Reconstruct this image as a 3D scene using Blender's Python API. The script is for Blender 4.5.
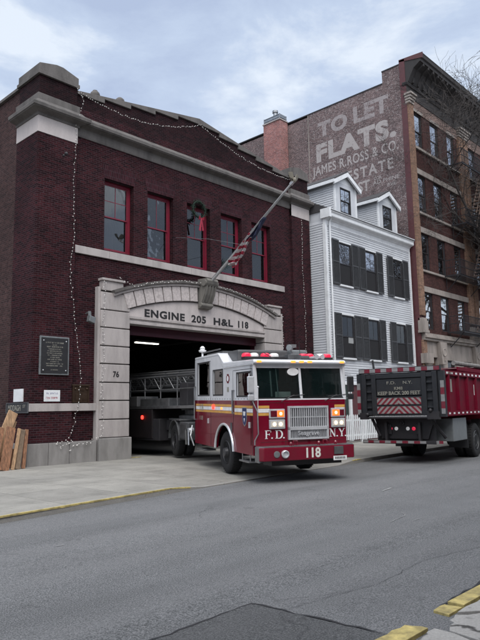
import bpy, bmesh, math, random
from math import sin, cos, pi, radians
from mathutils import Vector, Matrix, noise
random.seed(7)
for o in list(bpy.data.objects): bpy.data.objects.remove(o)
scene = bpy.context.scene
COL = scene.collection

# ------------------------------------------------------------------ camera
CAMH = 1.6
def cam_axes(yaw, pitch, roll):
    y, p, r = radians(yaw), radians(pitch), radians(roll)
    f = Vector((sin(y)*cos(p), cos(y)*cos(p), sin(p)))
    rt = Vector((cos(y), -sin(y), 0)); up = rt.cross(f)
    rt2 = rt*cos(r) + up*sin(r); up2 = rt2.cross(f)
    return rt2, up2, f
cr, cu, cf = cam_axes(46.53, 8.10, -1.036)
cd = bpy.data.cameras.new('camera'); cam = bpy.data.objects.new('camera', cd); COL.objects.link(cam)
M = Matrix(((cr.x, cu.x, -cf.x, 0), (cr.y, cu.y, -cf.y, 0), (cr.z, cu.z, -cf.z, CAMH), (0, 0, 0, 1)))
cam.matrix_world = M
cd.sensor_fit = 'VERTICAL'; cd.sensor_height = 36; cd.sensor_width = 27; cd.lens = 622.2/640*36
cd.clip_end = 3000; cd.clip_start = .05
scene.camera = cam

# ------------------------------------------------------------------ world and sun
SUN_EL, SUN_ROT = 52, 215
w = bpy.data.worlds.new("World"); scene.world = w; w.use_nodes = True
nt = w.node_tree; nt.nodes.clear()
def N(nt, t, **k):
    n = nt.nodes.new(t)
    for a, b in k.items():
        if a.startswith('i_'): n.inputs[int(a[2:])].default_value = b
        else: setattr(n, a, b)
    return n
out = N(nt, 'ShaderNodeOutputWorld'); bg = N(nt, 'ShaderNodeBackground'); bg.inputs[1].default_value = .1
sky = N(nt, 'ShaderNodeTexSky'); sky.sky_type = 'NISHITA'; sky.sun_disc = False
sky.sun_elevation = radians(SUN_EL); sky.sun_rotation = radians(SUN_ROT)
tc = N(nt, 'ShaderNodeTexCoord')
mp = N(nt, 'ShaderNodeMapping'); mp.inputs['Scale'].default_value = (1.0, 1.0, 2.2)
mp.inputs['Location'].default_value = (2.2, 1.0, .5)
n1 = N(nt, 'ShaderNodeTexNoise'); n1.inputs['Scale'].default_value = 3.4; n1.inputs['Detail'].default_value = 9; n1.inputs['Roughness'].default_value = .58; n1.inputs['Distortion'].default_value = .35
rmp = N(nt, 'ShaderNodeValToRGB')
e = rmp.color_ramp.elements
e[0].position = .38; e[0].color = (3.7, 4.4, 5.9, 1)
e[1].position = .64; e[1].color = (6.5, 7.1, 7.9, 1)
m_ = e.new(.52); m_.color = (4.5, 5.3, 6.7, 1)
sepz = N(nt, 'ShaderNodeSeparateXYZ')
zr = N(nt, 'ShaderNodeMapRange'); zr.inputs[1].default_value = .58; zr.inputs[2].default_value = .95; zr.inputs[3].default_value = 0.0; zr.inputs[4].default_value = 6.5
vm = N(nt, 'ShaderNodeVectorMath', operation='SCALE')
mx = N(nt, 'ShaderNodeMix', data_type='RGBA'); mx.inputs[0].default_value = .88
L = nt.links.new
L(tc.outputs['Generated'], mp.inputs[0]); L(mp.outputs[0], n1.inputs[0]); L(n1.outputs[0], rmp.inputs[0])
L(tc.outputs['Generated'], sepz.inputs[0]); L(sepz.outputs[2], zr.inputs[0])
# the cloud deck is brightest overhead and round the hidden sun behind the camera
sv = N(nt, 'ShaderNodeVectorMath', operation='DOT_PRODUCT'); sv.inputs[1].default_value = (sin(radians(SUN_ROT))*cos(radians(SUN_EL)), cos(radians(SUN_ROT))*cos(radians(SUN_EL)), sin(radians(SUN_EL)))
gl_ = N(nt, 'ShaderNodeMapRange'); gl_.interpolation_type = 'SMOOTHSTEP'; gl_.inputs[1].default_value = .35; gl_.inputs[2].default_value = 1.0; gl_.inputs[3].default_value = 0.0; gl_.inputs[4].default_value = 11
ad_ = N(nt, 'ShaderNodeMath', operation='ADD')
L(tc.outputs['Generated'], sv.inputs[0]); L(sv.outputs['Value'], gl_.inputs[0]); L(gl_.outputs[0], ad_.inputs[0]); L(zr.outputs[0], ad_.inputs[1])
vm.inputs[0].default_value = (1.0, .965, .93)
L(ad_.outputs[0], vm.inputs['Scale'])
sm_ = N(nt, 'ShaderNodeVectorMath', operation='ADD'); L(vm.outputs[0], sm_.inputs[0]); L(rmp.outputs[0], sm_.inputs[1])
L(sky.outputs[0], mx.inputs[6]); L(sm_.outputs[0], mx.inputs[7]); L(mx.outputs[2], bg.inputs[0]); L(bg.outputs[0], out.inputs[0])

sd = bpy.data.lights.new('sun', 'SUN'); sd.energy = 1.0; sd.angle = radians(25); sd.color = (1, .97, .93)
so = bpy.data.objects.new('sun', sd); COL.objects.link(so)
az = radians(SUN_ROT)
sdir = Vector((sin(az)*cos(radians(SUN_EL)), cos(az)*cos(radians(SUN_EL)), sin(radians(SUN_EL))))
so.rotation_euler = sdir.to_track_quat('Z', 'Y').to_euler(); so.location = (0, 0, 40)
vs = scene.view_settings; vs.view_transform = 'Standard'; vs.look = 'None'; vs.gamma = 1; vs.use_curve_mapping = False; vs.exposure = 0.45
scene.render.engine = 'CYCLES'
scene.cycles.max_bounces = 6

# ------------------------------------------------------------------ materials
MATS = {}
def newmat(name):
    m = bpy.data.materials.new(name); m.use_nodes = True
    nt = m.node_tree; b = nt.nodes['Principled BSDF']
    return m, nt, b
def wpos(nt, scale=(1, 1, 1), obj=False):
    if obj:
        g = nt.nodes.new('ShaderNodeTexCoord'); s = g.outputs['Object']
    else:
        g = nt.nodes.new('ShaderNodeNewGeometry'); s = g.outputs['Position']
    mp = nt.nodes.new('ShaderNodeMapping'); mp.inputs['Scale'].default_value = scale
    nt.links.new(s, mp.inputs[0]); return mp.outputs[0]
def noise_n(nt, vec, scale, detail=5, rough=.6):
    n = nt.nodes.new('ShaderNodeTexNoise'); n.inputs['Scale'].default_value = scale
    n.inputs['Detail'].default_value = detail; n.inputs['Roughness'].default_value = rough
    nt.links.new(vec, n.inputs['Vector']); return n.outputs['Fac']
def ramp(nt, fac, stops):
    r = nt.nodes.new('ShaderNodeValToRGB'); el = r.color_ramp.elements
    for i, (p, c) in enumerate(stops):
        x = el[i] if i < 2 else el.new(p)
        x.position = p; x.color = (*c, 1) if len(c) == 3 else c
    nt.links.new(fac, r.inputs[0]); return r.outputs[0]
def mixc(nt, fac, a, b, mode='MIX'):
    m = nt.nodes.new('ShaderNodeMix'); m.data_type = 'RGBA'; m.blend_type = mode
    for i, v in ((0, fac), (6, a), (7, b)):
        if hasattr(v, 'is_linked') or hasattr(v, 'links'): nt.links.new(v, m.inputs[i])
        elif i == 0: m.inputs[0].default_value = v
        else: m.inputs[i].default_value = (*v, 1)
    return m.outputs[2]
def bump(nt, b, h, strength=.3, dist=.02):
    n = nt.nodes.new('ShaderNodeBump'); n.inputs['Strength'].default_value = strength; n.inputs['Distance'].default_value = dist
    nt.links.new(h, n.inputs['Height']); nt.links.new(n.outputs[0], b.inputs['Normal'])
def plain(name, col, rough=.5, metal=0, var=.15, sc=6, coat=0, dirt=0, obj=True, emit=None, bumpy=0, spec=.5, stretch=(1, 1, 1)):
    """a paint, metal or stone of one colour with a little mottling"""
    m, nt, b = newmat(name)
    v = wpos(nt, stretch, obj=obj)
    f = noise_n(nt, v, sc, 6)
    lo = tuple(c*(1-var) for c in col); hi = tuple(min(1, c*(1+var)) for c in col)
    c = ramp(nt, f, [(.3, lo), (.7, hi)])
    if dirt:
        f2 = noise_n(nt, v, sc*.35, 8, .7)
        d = ramp(nt, f2, [(.45, (0, 0, 0)), (.75, (dirt, dirt, dirt))])
        c = mixc(nt, d, c, (.06, .055, .05))
    nt.links.new(c, b.inputs['Base Color'])
    r = nt.nodes.new('ShaderNodeMapRange'); r.inputs[3].default_value = max(.02, rough-.08); r.inputs[4].default_value = min(1, rough+.12)
    nt.links.new(f, r.inputs[0]); nt.links.new(r.outputs[0], b.inputs['Roughness'])
    b.inputs['Metallic'].default_value = metal; b.inputs['Coat Weight'].default_value = coat; b.inputs['Coat Roughness'].default_value = .08
    b.inputs['Specular IOR Level'].default_value = spec
    if emit: b.inputs['Emission Color'].default_value = (*emit[0], 1); b.inputs['Emission Strength'].default_value = emit[1]
    if bumpy: bump(nt, b, noise_n(nt, v, sc*4, 6), bumpy)
    return m
def brickmat(name, c1, c2, mortar, bw=.205, rh=.0687, ms=.007, speck=0, vert=False, stain=.35, squash=1, rough=.85, paint=None, paint_thr=.45, blotch=None, worldstain=.5):
    m, nt, b = newmat(name)
    g = nt.nodes.new('ShaderNodeNewGeometry'); s = nt.nodes.new('ShaderNodeSeparateXYZ'); nt.links.new(g.outputs['Position'], s.inputs[0])
    a = nt.nodes.new('ShaderNodeMath'); a.operation = 'ADD'; nt.links.new(s.outputs[0], a.inputs[0]); nt.links.new(s.outputs[1], a.inputs[1])
    cmb = nt.nodes.new('ShaderNodeCombineXYZ')
    if vert: nt.links.new(a.outputs[0], cmb.inputs[1]); nt.links.new(s.outputs[2], cmb.inputs[0])
    else: nt.links.new(a.outputs[0], cmb.inputs[0]); nt.links.new(s.outputs[2], cmb.inputs[1])
    bt = nt.nodes.new('ShaderNodeTexBrick'); nt.links.new(cmb.outputs[0], bt.inputs['Vector'])
    bt.inputs['Scale'].default_value = 1; bt.inputs['Brick Width'].default_value = bw; bt.inputs['Row Height'].default_value = rh
    bt.inputs['Mortar Size'].default_value = ms; bt.inputs['Mortar Smooth'].default_value = .3; bt.inputs['Bias'].default_value = 0
    bt.inputs['Color1'].default_value = (*c1, 1); bt.inputs['Color2'].default_value = (*c2, 1); bt.inputs['Mortar'].default_value = (*mortar, 1)
    v = g.outputs['Position']
    col = bt.outputs['Color']
    if blotch:
        f = noise_n(nt, v, .7, 6, .6); col = mixc(nt, ramp(nt, f, [(.45, (0, 0, 0)), (.62, (.6, .6, .6))]), col, blotch)
    f = noise_n(nt, v, worldstain, 8, .65)
    st = ramp(nt, f, [(.3, (1-stain,)*3), (.7, (1+stain*.6,)*3)])
    col = mixc(nt, 1.0, col, st, 'MULTIPLY')
    f3 = noise_n(nt, v, 9, 3, .6)
    col = mixc(nt, 1.0, col, ramp(nt, f3, [(.3, (.78,)*3), (.7, (1.2,)*3)]), 'MULTIPLY')
    if speck:
        f2 = noise_n(nt, v, 14, 2, .5)
        col = mixc(nt, ramp(nt, f2, [(.56, (0, 0, 0)), (.64, (speck,)*3)]), col, (.42, .38, .37))
    if paint:
        f4 = noise_n(nt, v, 7, 4, .75)
        f5 = noise_n(nt, v, .8, 3, .5)
        ml = nt.nodes.new('ShaderNodeMath'); ml.operation = 'MULTIPLY_ADD'; nt.links.new(f5, ml.inputs[0]); ml.inputs[1].default_value = .4; ml.inputs[2].default_value = .3
        ad = nt.nodes.new('ShaderNodeMath'); ad.operation = 'ADD'; nt.links.new(f4, ad.inputs[0]); nt.links.new(ml.outputs[0], ad.inputs[1])
        col = mixc(nt, ramp(nt, ad.outputs[0], [(paint_thr*2-.12, (0, 0, 0)), (paint_thr*2+.14, (.85,)*3)]), col, paint)
    nt.links.new(col, b.inputs['Base Color'])
    b.inputs['Roughness'].default_value = rough; b.inputs['Specular IOR Level'].default_value = .12
    inv = nt.nodes.new('ShaderNodeMath'); inv.operation = 'SUBTRACT'; inv.inputs[0].default_value = 1; nt.links.new(bt.outputs['Fac'], inv.inputs[1])
    bump(nt, b, inv.outputs[0], .5, .008)
    return m
def stonemat(name, col, stain=(.08, .075, .07), amt=.6, streak=True, sc=1.2, grain=60, rough=.85):
    m, nt, b = newmat(name)
    v = wpos(nt, (1, 1, .25 if streak else 1))
    v2 = wpos(nt)
    f = noise_n(nt, v, sc*2, 8, .65)
    c = ramp(nt, noise_n(nt, v2, grain, 2), [(.3, tuple(x*.88 for x in col)), (.7, tuple(x*1.1 for x in col))])
    c = mixc(nt, ramp(nt, f, [(.42, (0, 0, 0)), (.72, (amt,)*3)]), c, stain)
    nt.links.new(c, b.inputs['Base Color']); b.inputs['Roughness'].default_value = rough; b.inputs['Specular IOR Level'].default_value = .3
    bump(nt, b, noise_n(nt, v2, 25, 6), .25, .01)
    return m
def asphalt(name, base=.07, dark=.6):
    m, nt, b = newmat(name)
    v = wpos(nt)
    g1 = noise_n(nt, v, 75, 3, .7); g2 = noise_n(nt, v, .8, 8, .7); g3 = noise_n(nt, wpos(nt, (.12, 1.6, 1)), .7, 4, .6)
    c = ramp(nt, g1, [(.36, (base*.35, base*.36, base*.37)), (.5, (base*.95, base*.98, base*1.0)), (.64, (base*1.75, base*1.75, base*1.78))])
    vs_ = nt.nodes.new('ShaderNodeTexVoronoi'); vs_.inputs['Scale'].default_value = 34; nt.links.new(v, vs_.inputs['Vector'])
    sp = ramp(nt, vs_.outputs['Distance'], [(.1, (.8,)*3), (.22, (0, 0, 0))])
    sp = mixc(nt, 1.0, sp, ramp(nt, noise_n(nt, v, 21, 2, .5), [(.5, (0, 0, 0)), (.62, (1, 1, 1))]), 'MULTIPLY')
    c = mixc(nt, sp, c, (base*2.6, base*2.6, base*2.6))
    dk = ramp(nt, noise_n(nt, v, 5.5, 6, .7), [(.64, (0, 0, 0)), (.7, (.55,)*3)])
    c = mixc(nt, dk, c, (base*.35, base*.35, base*.36))
    c = mixc(nt, 1.0, c, ramp(nt, g2, [(.3, (.88,)*3), (.72, (1.1,)*3)]), 'MULTIPLY')
    c = mixc(nt, 1.0, c, ramp(nt, g3, [(.35, (.9,)*3), (.65, (1.07,)*3)]), 'MULTIPLY')
    # tyre-worn lanes, oil spots and damp stains
    c = mixc(nt, ramp(nt, noise_n(nt, wpos(nt, (.03, 1.05, 1)), 1.0, 3, .5), [(.45, (0, 0, 0)), (.6, (.28,)*3)]), c, (base*1.45, base*1.45, base*1.47))
    c = mixc(nt, ramp(nt, noise_n(nt, v, 2.3, 5, .55), [(.66, (0, 0, 0)), (.71, (.35,)*3)]), c, (base*.4, base*.4, base*.42))
    # hairline cracks
    vo = nt.nodes.new('ShaderNodeTexVoronoi'); vo.feature = 'DISTANCE_TO_EDGE'; vo.inputs['Scale'].default_value = .33
    dn = nt.nodes.new('ShaderNodeTexNoise'); dn.inputs['Scale'].default_value = 2.2; dn.inputs['Detail'].default_value = 6
    nt.links.new(v, dn.inputs['Vector'])
    mm = nt.nodes.new('ShaderNodeMix'); mm.data_type = 'RGBA'; mm.inputs[0].default_value = .35; nt.links.new(v, mm.inputs[6]); nt.links.new(dn.outputs['Color'], mm.inputs[7])
    nt.links.new(mm.outputs[2], vo.inputs['Vector'])
    cr_ = ramp(nt, vo.outputs['Distance'], [(.0008, (.45,)*3), (.003, (0, 0, 0))])
    msk = ramp(nt, noise_n(nt, v, .5, 3), [(.5, (0, 0, 0)), (.58, (1, 1, 1))])
    cr_ = mixc(nt, 1.0, cr_, msk, 'MULTIPLY')
    c = mixc(nt, cr_, c, (.02, .02, .022))
    nt.links.new(c, b.inputs['Base Color']); b.inputs['Roughness'].default_value = .88; b.inputs['Specular IOR Level'].default_value = .35
    bump(nt, b, noise_n(nt, v, 90, 3), .5, .01)
    return m
def concrete(name, col, cracks=0, slab=1.5, amt=.5):
    m, nt, b = newmat(name)
    v = wpos(nt)
    c = ramp(nt, noise_n(nt, v, 50, 3), [(.3, tuple(x*.82 for x in col)), (.7, tuple(x*1.12 for x in col))])
    c = mixc(nt, ramp(nt, noise_n(nt, v, .9, 9, .7), [(.42, (0, 0, 0)), (.72, (amt,)*3)]), c, tuple(x*.5 for x in col))
    sp = ramp(nt, noise_n(nt, v, 8, 2, .4), [(.68, (0, 0, 0)), (.72, (.5,)*3)])
    c = mixc(nt, sp, c, tuple(x*.4 for x in col))
    g4 = ramp(nt, noise_n(nt, v, 3.1, 6, .6), [(.62, (0, 0, 0)), (.72, (.45,)*3)])
    c = mixc(nt, g4, c, tuple(x*.42 for x in col))
    if slab:
        bt = nt.nodes.new('ShaderNodeTexBrick'); bt.offset = 0; nt.links.new(wpos(nt), bt.inputs['Vector'])
        bt.inputs['Scale'].default_value = 1; bt.inputs['Brick Width'].default_value = slab; bt.inputs['Row Height'].default_value = slab
        bt.inputs['Mortar Size'].default_value = .008; bt.inputs['Mortar Smooth'].default_value = .2
        bt.inputs['Color1'].default_value = (1, 1, 1, 1); bt.inputs['Color2'].default_value = (.86, .86, .87, 1); bt.inputs['Mortar'].default_value = (.4, .4, .4, 1)
        c = mixc(nt, 1.0, c, bt.outputs['Color'], 'MULTIPLY')
    if cracks:
        vo = nt.nodes.new('ShaderNodeTexVoronoi'); vo.feature = 'DISTANCE_TO_EDGE'; vo.inputs['Scale'].default_value = cracks
        dn = nt.nodes.new('ShaderNodeTexNoise'); dn.inputs['Scale'].default_value = 3; dn.inputs['Detail'].default_value = 6; nt.links.new(v, dn.inputs['Vector'])
        mm = nt.nodes.new('ShaderNodeMix'); mm.data_type = 'RGBA'; mm.inputs[0].default_value = .3; nt.links.new(v, mm.inputs[6]); nt.links.new(dn.outputs['Color'], mm.inputs[7])
        nt.links.new(mm.outputs[2], vo.inputs['Vector'])
        c = mixc(nt, ramp(nt, vo.outputs['Distance'], [(.004, (.9,)*3), (.02, (0, 0, 0))]), c, (.03, .028, .026))
    nt.links.new(c, b.inputs['Base Color']); b.inputs['Roughness'].default_value = .85; b.inputs['Specular IOR Level'].default_value = .3
    bump(nt, b, noise_n(nt, v, 40, 5), .3, .01)
    return m
def glassmat(name, tint=(.03, .035, .04), trans=.55, refl=1.0, wav=.02, ior=1.55, minr=0.0):
    m, nt, b = newmat(name)
    nt.nodes.remove(b); o = nt.nodes['Material Output']
    tr = nt.nodes.new('ShaderNodeBsdfTransparent'); tr.inputs[0].default_value = (trans, trans*1.02, trans*1.02, 1)
    df = nt.nodes.new('ShaderNodeBsdfDiffuse'); df.inputs[0].default_value = (*tint, 1)
    gl = nt.nodes.new('ShaderNodeBsdfGlossy'); gl.inputs['Roughness'].default_value = .02; gl.inputs[0].default_value = (refl, refl, refl, 1)
    fr = nt.nodes.new('ShaderNodeFresnel'); fr.inputs[0].default_value = ior
    bp = nt.nodes.new('ShaderNodeBump'); bp.inputs['Strength'].default_value = .15; bp.inputs['Distance'].default_value = wav
    nt.links.new(noise_n(nt, wpos(nt), 1.7, 2), bp.inputs['Height']); nt.links.new(bp.outputs[0], gl.inputs['Normal']); nt.links.new(bp.outputs[0], fr.inputs['Normal'])
    m1 = nt.nodes.new('ShaderNodeMixShader'); m1.inputs[0].default_value = .12; nt.links.new(tr.outputs[0], m1.inputs[1]); nt.links.new(df.outputs[0], m1.inputs[2])
    mxf = nt.nodes.new('ShaderNodeMath'); mxf.operation = 'MAXIMUM'; mxf.inputs[1].default_value = minr; nt.links.new(fr.outputs[0], mxf.inputs[0])
    m2 = nt.nodes.new('ShaderNodeMixShader'); nt.links.new(mxf.outputs[0], m2.inputs[0]); nt.links.new(m1.outputs[0], m2.inputs[1]); nt.links.new(gl.outputs[0], m2.inputs[2])
    nt.links.new(m2.outputs[0], o.inputs[0]); return m
def emat(name, col, s, base=None):
    m, nt, b = newmat(name)
    b.inputs['Base Color'].default_value = (*(base or col), 1); b.inputs['Emission Color'].default_value = (*col, 1); b.inputs['Emission Strength'].default_value = s
    b.inputs['Roughness'].default_value = .25
    return m
def stripemat(name, c1, c2, per, slope=0, axis=0, duty=.5, ax2=2, rough=.45):
    """retroreflective tape: bands along a local axis, slanted or chevron"""
    m, nt, b = newmat(name)
    g = nt.nodes.new('ShaderNodeTexCoord'); s = nt.nodes.new('ShaderNodeSeparateXYZ'); nt.links.new(g.outputs['Object'], s.inputs[0])
    x = s.outputs[axis]
    if slope:
        ab = nt.nodes.new('ShaderNodeMath'); ab.operation = 'ABSOLUTE'; nt.links.new(x, ab.inputs[0])
        ml = nt.nodes.new('ShaderNodeMath'); ml.operation = 'MULTIPLY_ADD'; nt.links.new(s.outputs[ax2], ml.inputs[0]); ml.inputs[1].default_value = slope; nt.links.new(ab.outputs[0], ml.inputs[2]); x = ml.outputs[0]
    d = nt.nodes.new('ShaderNodeMath'); d.operation = 'DIVIDE'; nt.links.new(x, d.inputs[0]); d.inputs[1].default_value = per
    fr = nt.nodes.new('ShaderNodeMath'); fr.operation = 'FRACT'; nt.links.new(d.outputs[0], fr.inputs[0])
    gt = nt.nodes.new('ShaderNodeMath'); gt.operation = 'GREATER_THAN'; nt.links.new(fr.outputs[0], gt.inputs[0]); gt.inputs[1].default_value = duty
    c = mixc(nt, gt.outputs[0], c1, c2)
    c = mixc(nt, ramp(nt, noise_n(nt, g.outputs['Object'], 9, 6), [(.4, (0, 0, 0)), (.8, (.5,)*3)]), c, (.08, .07, .07))
    nt.links.new(c, b.inputs['Base Color']); b.inputs['Roughness'].default_value = rough
    return m

MB_RED = brickmat('maroon brick', (.046, .0105, .0135), (.013, .0045, .0065), (.048, .03, .034), stain=.42, ms=.0105, worldstain=.6)
MB_SIDE = brickmat('side brick', (.07, .036, .034), (.036, .02, .02), (.07, .052, .05), stain=.35, ms=.01)
MB_SOLD = brickmat('soldier brick', (.058, .0155, .021), (.04, .012, .016), (.11, .075, .08), vert=True, rh=.075, bw=.3, ms=.012, stain=.2)
MB_DARK = brickmat('parapet brick', (.026, .0085, .0105), (.011, .005, .0065), (.032, .023, .025), stain=.4)
MB_APT = brickmat('weathered party wall brick', (.19, .128, .125), (.09, .062, .065), (.26, .23, .225), stain=.3, speck=.55, ms=.009)
MB_APTP = brickmat('painted sign brick', (.19, .128, .125), (.09, .062, .065), (.26, .23, .225), stain=.2, speck=.4, ms=.009, paint=(.44, .41, .4), paint_thr=.405)
MB_APTS = brickmat('small sign paint', (.19, .128, .125), (.09, .062, .065), (.26, .23, .225), stain=.2, speck=.4, ms=.009, paint=(.44, .41, .4), paint_thr=.34)
MB_APTF = brickmat('faded sign brick', (.19, .128, .125), (.09, .062, .065), (.26, .23, .225), stain=.2, speck=.4, ms=.009, paint=(.36, .33, .33), paint_thr=.45)
MB_TAN = brickmat('tan brick', (.3, .175, .115), (.19, .115, .08), (.23, .18, .155), stain=.25)
MB_APTR = brickmat('dark red brick', (.085, .038, .034), (.045, .022, .021), (.09, .06, .055), stain=.35)
MB_CHIM = brickmat('chimney brick', (.36, .14, .12), (.22, .085, .08), (.42, .36, .35), stain=.3, speck=.3)
MB_ACROSS = brickmat('brown brick', (.16, .07, .05), (.11, .05, .04), (.16, .14, .13), stain=.3)
SOLD = brickmat('soldier course brick', (.05, .0135, .019), (.028, .009, .0125), (.05, .033, .038), stain=.3, bw=.075, rh=.2, ms=.01)
VERM = stonemat('vermiculated limestone', (.52, .47, .455), stain=(.22, .2, .19), amt=.6, streak=False, sc=6, grain=22)
STONE = stonemat('limestone', (.42, .385, .37), stain=(.14, .13, .125), amt=.5)
STONE_L = stonemat('pale limestone', (.5, .455, .44), stain=(.2, .18, .175), amt=.35)
STONE_D = stonemat('weathered cornice stone', (.135, .125, .118), stain=(.045, .042, .04), amt=.7)
GRANITE = stonemat('granite base', (.27, .26, .25), amt=.6, grain=90)
APT_ST = stonemat('brownish stone', (.34, .30, .27), amt=.55)
APT_COR = stonemat('painted tin cornice', (.05, .047, .047), stain=(.03, .03, .03), amt=.6)
JOINT = plain('mortar joint', (.05, .045, .045), .9)
RED_PAINT = plain('red window paint', (.17, .008, .026), .4, var=.1, dirt=.2)
APT_RED = plain('oxblood wall paint', (.095, .028, .032), .6, var=.2, dirt=.3)
MAROON = plain('maroon door paint', (.06, .008, .02), .5)
WHITE = plain('white clapboard', (.54, .56, .585), .6, var=.05, sc=1.5, dirt=.25, obj=False)
WHITE_T = plain('white trim paint', (.72, .74, .75), .5, var=.05, dirt=.2)
SHUT = plain('charcoal shutter paint', (.05, .052, .056), .55)
ROOFM = plain('dark roof shingle', (.045, .043, .045), .9, var=.4, sc=30)
DARK = plain('dark interior', (.012, .012, .014), .9)
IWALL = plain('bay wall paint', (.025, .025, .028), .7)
BLACKM = plain('black iron', (.022, .021, .024), .5, dirt=.2)
BLACKP = plain('black plastic', (.02, .02, .022), .45)
RUB = plain('tyre rubber', (.011, .011, .012), .85, var=.3, sc=12)
CHROME = plain('chrome', (.62, .63, .65), .2, metal=.35, var=.1)
ALU = plain('tread aluminium', (.32, .33, .34), .35, metal=.9, var=.2)
GREYM = plain('grey steel', (.11, .113, .117), .5, metal=.4, dirt=.3)
ENG_RED = plain('engine red paint', (.16, .002, .017), .2, var=.1, coat=.5, sc=3, dirt=.18, spec=.35)
ENG_WHITE = plain('engine white paint', (.68, .69, .71), .22, var=.06, coat=.6, sc=3, dirt=.14)
DUMP_RED = plain('dump truck red paint', (.14, .003, .018), .62, var=.2, dirt=.35, spec=.08)
DUMP_DARK = plain('dark tailgate paint', (.012, .014, .018), .6, var=.2, dirt=.25)
GOLD = plain('gold stripe', (.62, .33, .08), .35)
SILVER = plain('silver letter', (.68, .67, .62), .35)
LETW = plain('white letter', (.75, .75, .75), .4)
LETG = plain('dim gilt letter', (.27, .26, .22), .5)
LETB = plain('black letter', (.015, .014, .014), .5)
BLUE = plain('blue crest', (.02, .03, .11), .4)
GLASS = glassmat('window glass', trans=.4)
GLASSF = glassmat('old plate glass', trans=.5, minr=.09)
GLASSD = glassmat('dark window glass', trans=.2)
GLASSS = glassmat('reflecting window glass', trans=.15, ior=2.6, minr=.62)
GLASSB = glassmat('tinted cab glass', tint=(.005, .006, .007), trans=.07, refl=.35)
GLASSC = glassmat('cab glass', tint=(.04, .085, .085), trans=.5, minr=.14)
CURT = plain('pale curtain', (.3, .31, .31), .9)
WOODA = plain('old plank', (.24, .115, .06), .75, var=.6, sc=30, stretch=(1, 1, .05), dirt=.4)
WOODB = plain('pale plank', (.4, .25, .14), .75, var=.45, sc=30, stretch=(1, 1, .05), dirt=.4)
WOODC = plain('grey plank', (.17, .12, .08), .8, var=.3, sc=9)
YELLOW = plain('kerb yellow', (.47, .38, .14), .75, var=.35, sc=11, dirt=.9, obj=False)
BRONZE = plain('bronze', (.07, .045, .03), .4, metal=.7)
LGREY = plain('fixture grey', (.2, .215, .22), .45, metal=.4)
PINE = plain('wreath green', (.012, .032, .02), .8, var=.5, sc=40)
RIBBON = plain('red ribbon', (.3, .012, .035), .5)
BARK = plain('bark', (.065, .057, .053), .9, var=.3, sc=10)
L_RED = plain('red beacon lens', (.6, .02, .05), .2, emit=((1, .03, .1), .35), coat=.5)
L_WHITE = plain('clear beacon lens', (.75, .75, .75), .15, emit=((1, 1, 1), .12), coat=.5)
L_AMB = emat('amber lamp', (1, .3, .05), 1.2)
L_TURN = emat('lit turn lamp', (1, .12, .02), 1.5)
L_HEAD = emat('lit headlamp', (1, .8, .5), 1.1, base=(.4, .38, .35))
LENS = plain('lamp lens', (.5, .48, .44), .15, coat=.6, emit=((1, .8, .6), .12))
L_TAIL = emat('lit tail lamp', (1, .03, .02), 3)
LAMPW = emat('fluorescent tube', (1, .95, .85), 3.5)
BULB = emat('string bulb', (1, .95, .9), .12, base=(.6, .58, .56))
ASPH = asphalt('asphalt', .13)
ASPH2 = asphalt('fresh asphalt patch', .078)
CONC = concrete('sidewalk concrete', (.31, .3, .27), amt=.75)
CONCK = concrete('kerb stone', (.3, .29, .27), slab=0)
CONCB = concrete('broken sidewalk concrete', (.36, .35, .33), cracks=1.1, slab=0)
TAPE = stripemat('red and white tape', (.18, .008, .025), (.26, .26, .26), .36)
TAPEV = stripemat('red and white vertical tape', (.18, .008, .025), (.26, .26, .26), .4, axis=2)
CHEV = stripemat('red and white chevron board', (.2, .009, .025), (.3, .28, .27), .17, slope=1.0, axis=0)
FLAGR = stripemat('flag stripes', (.3, .015, .04), (.5, .48, .48), .22, axis=2)

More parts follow.
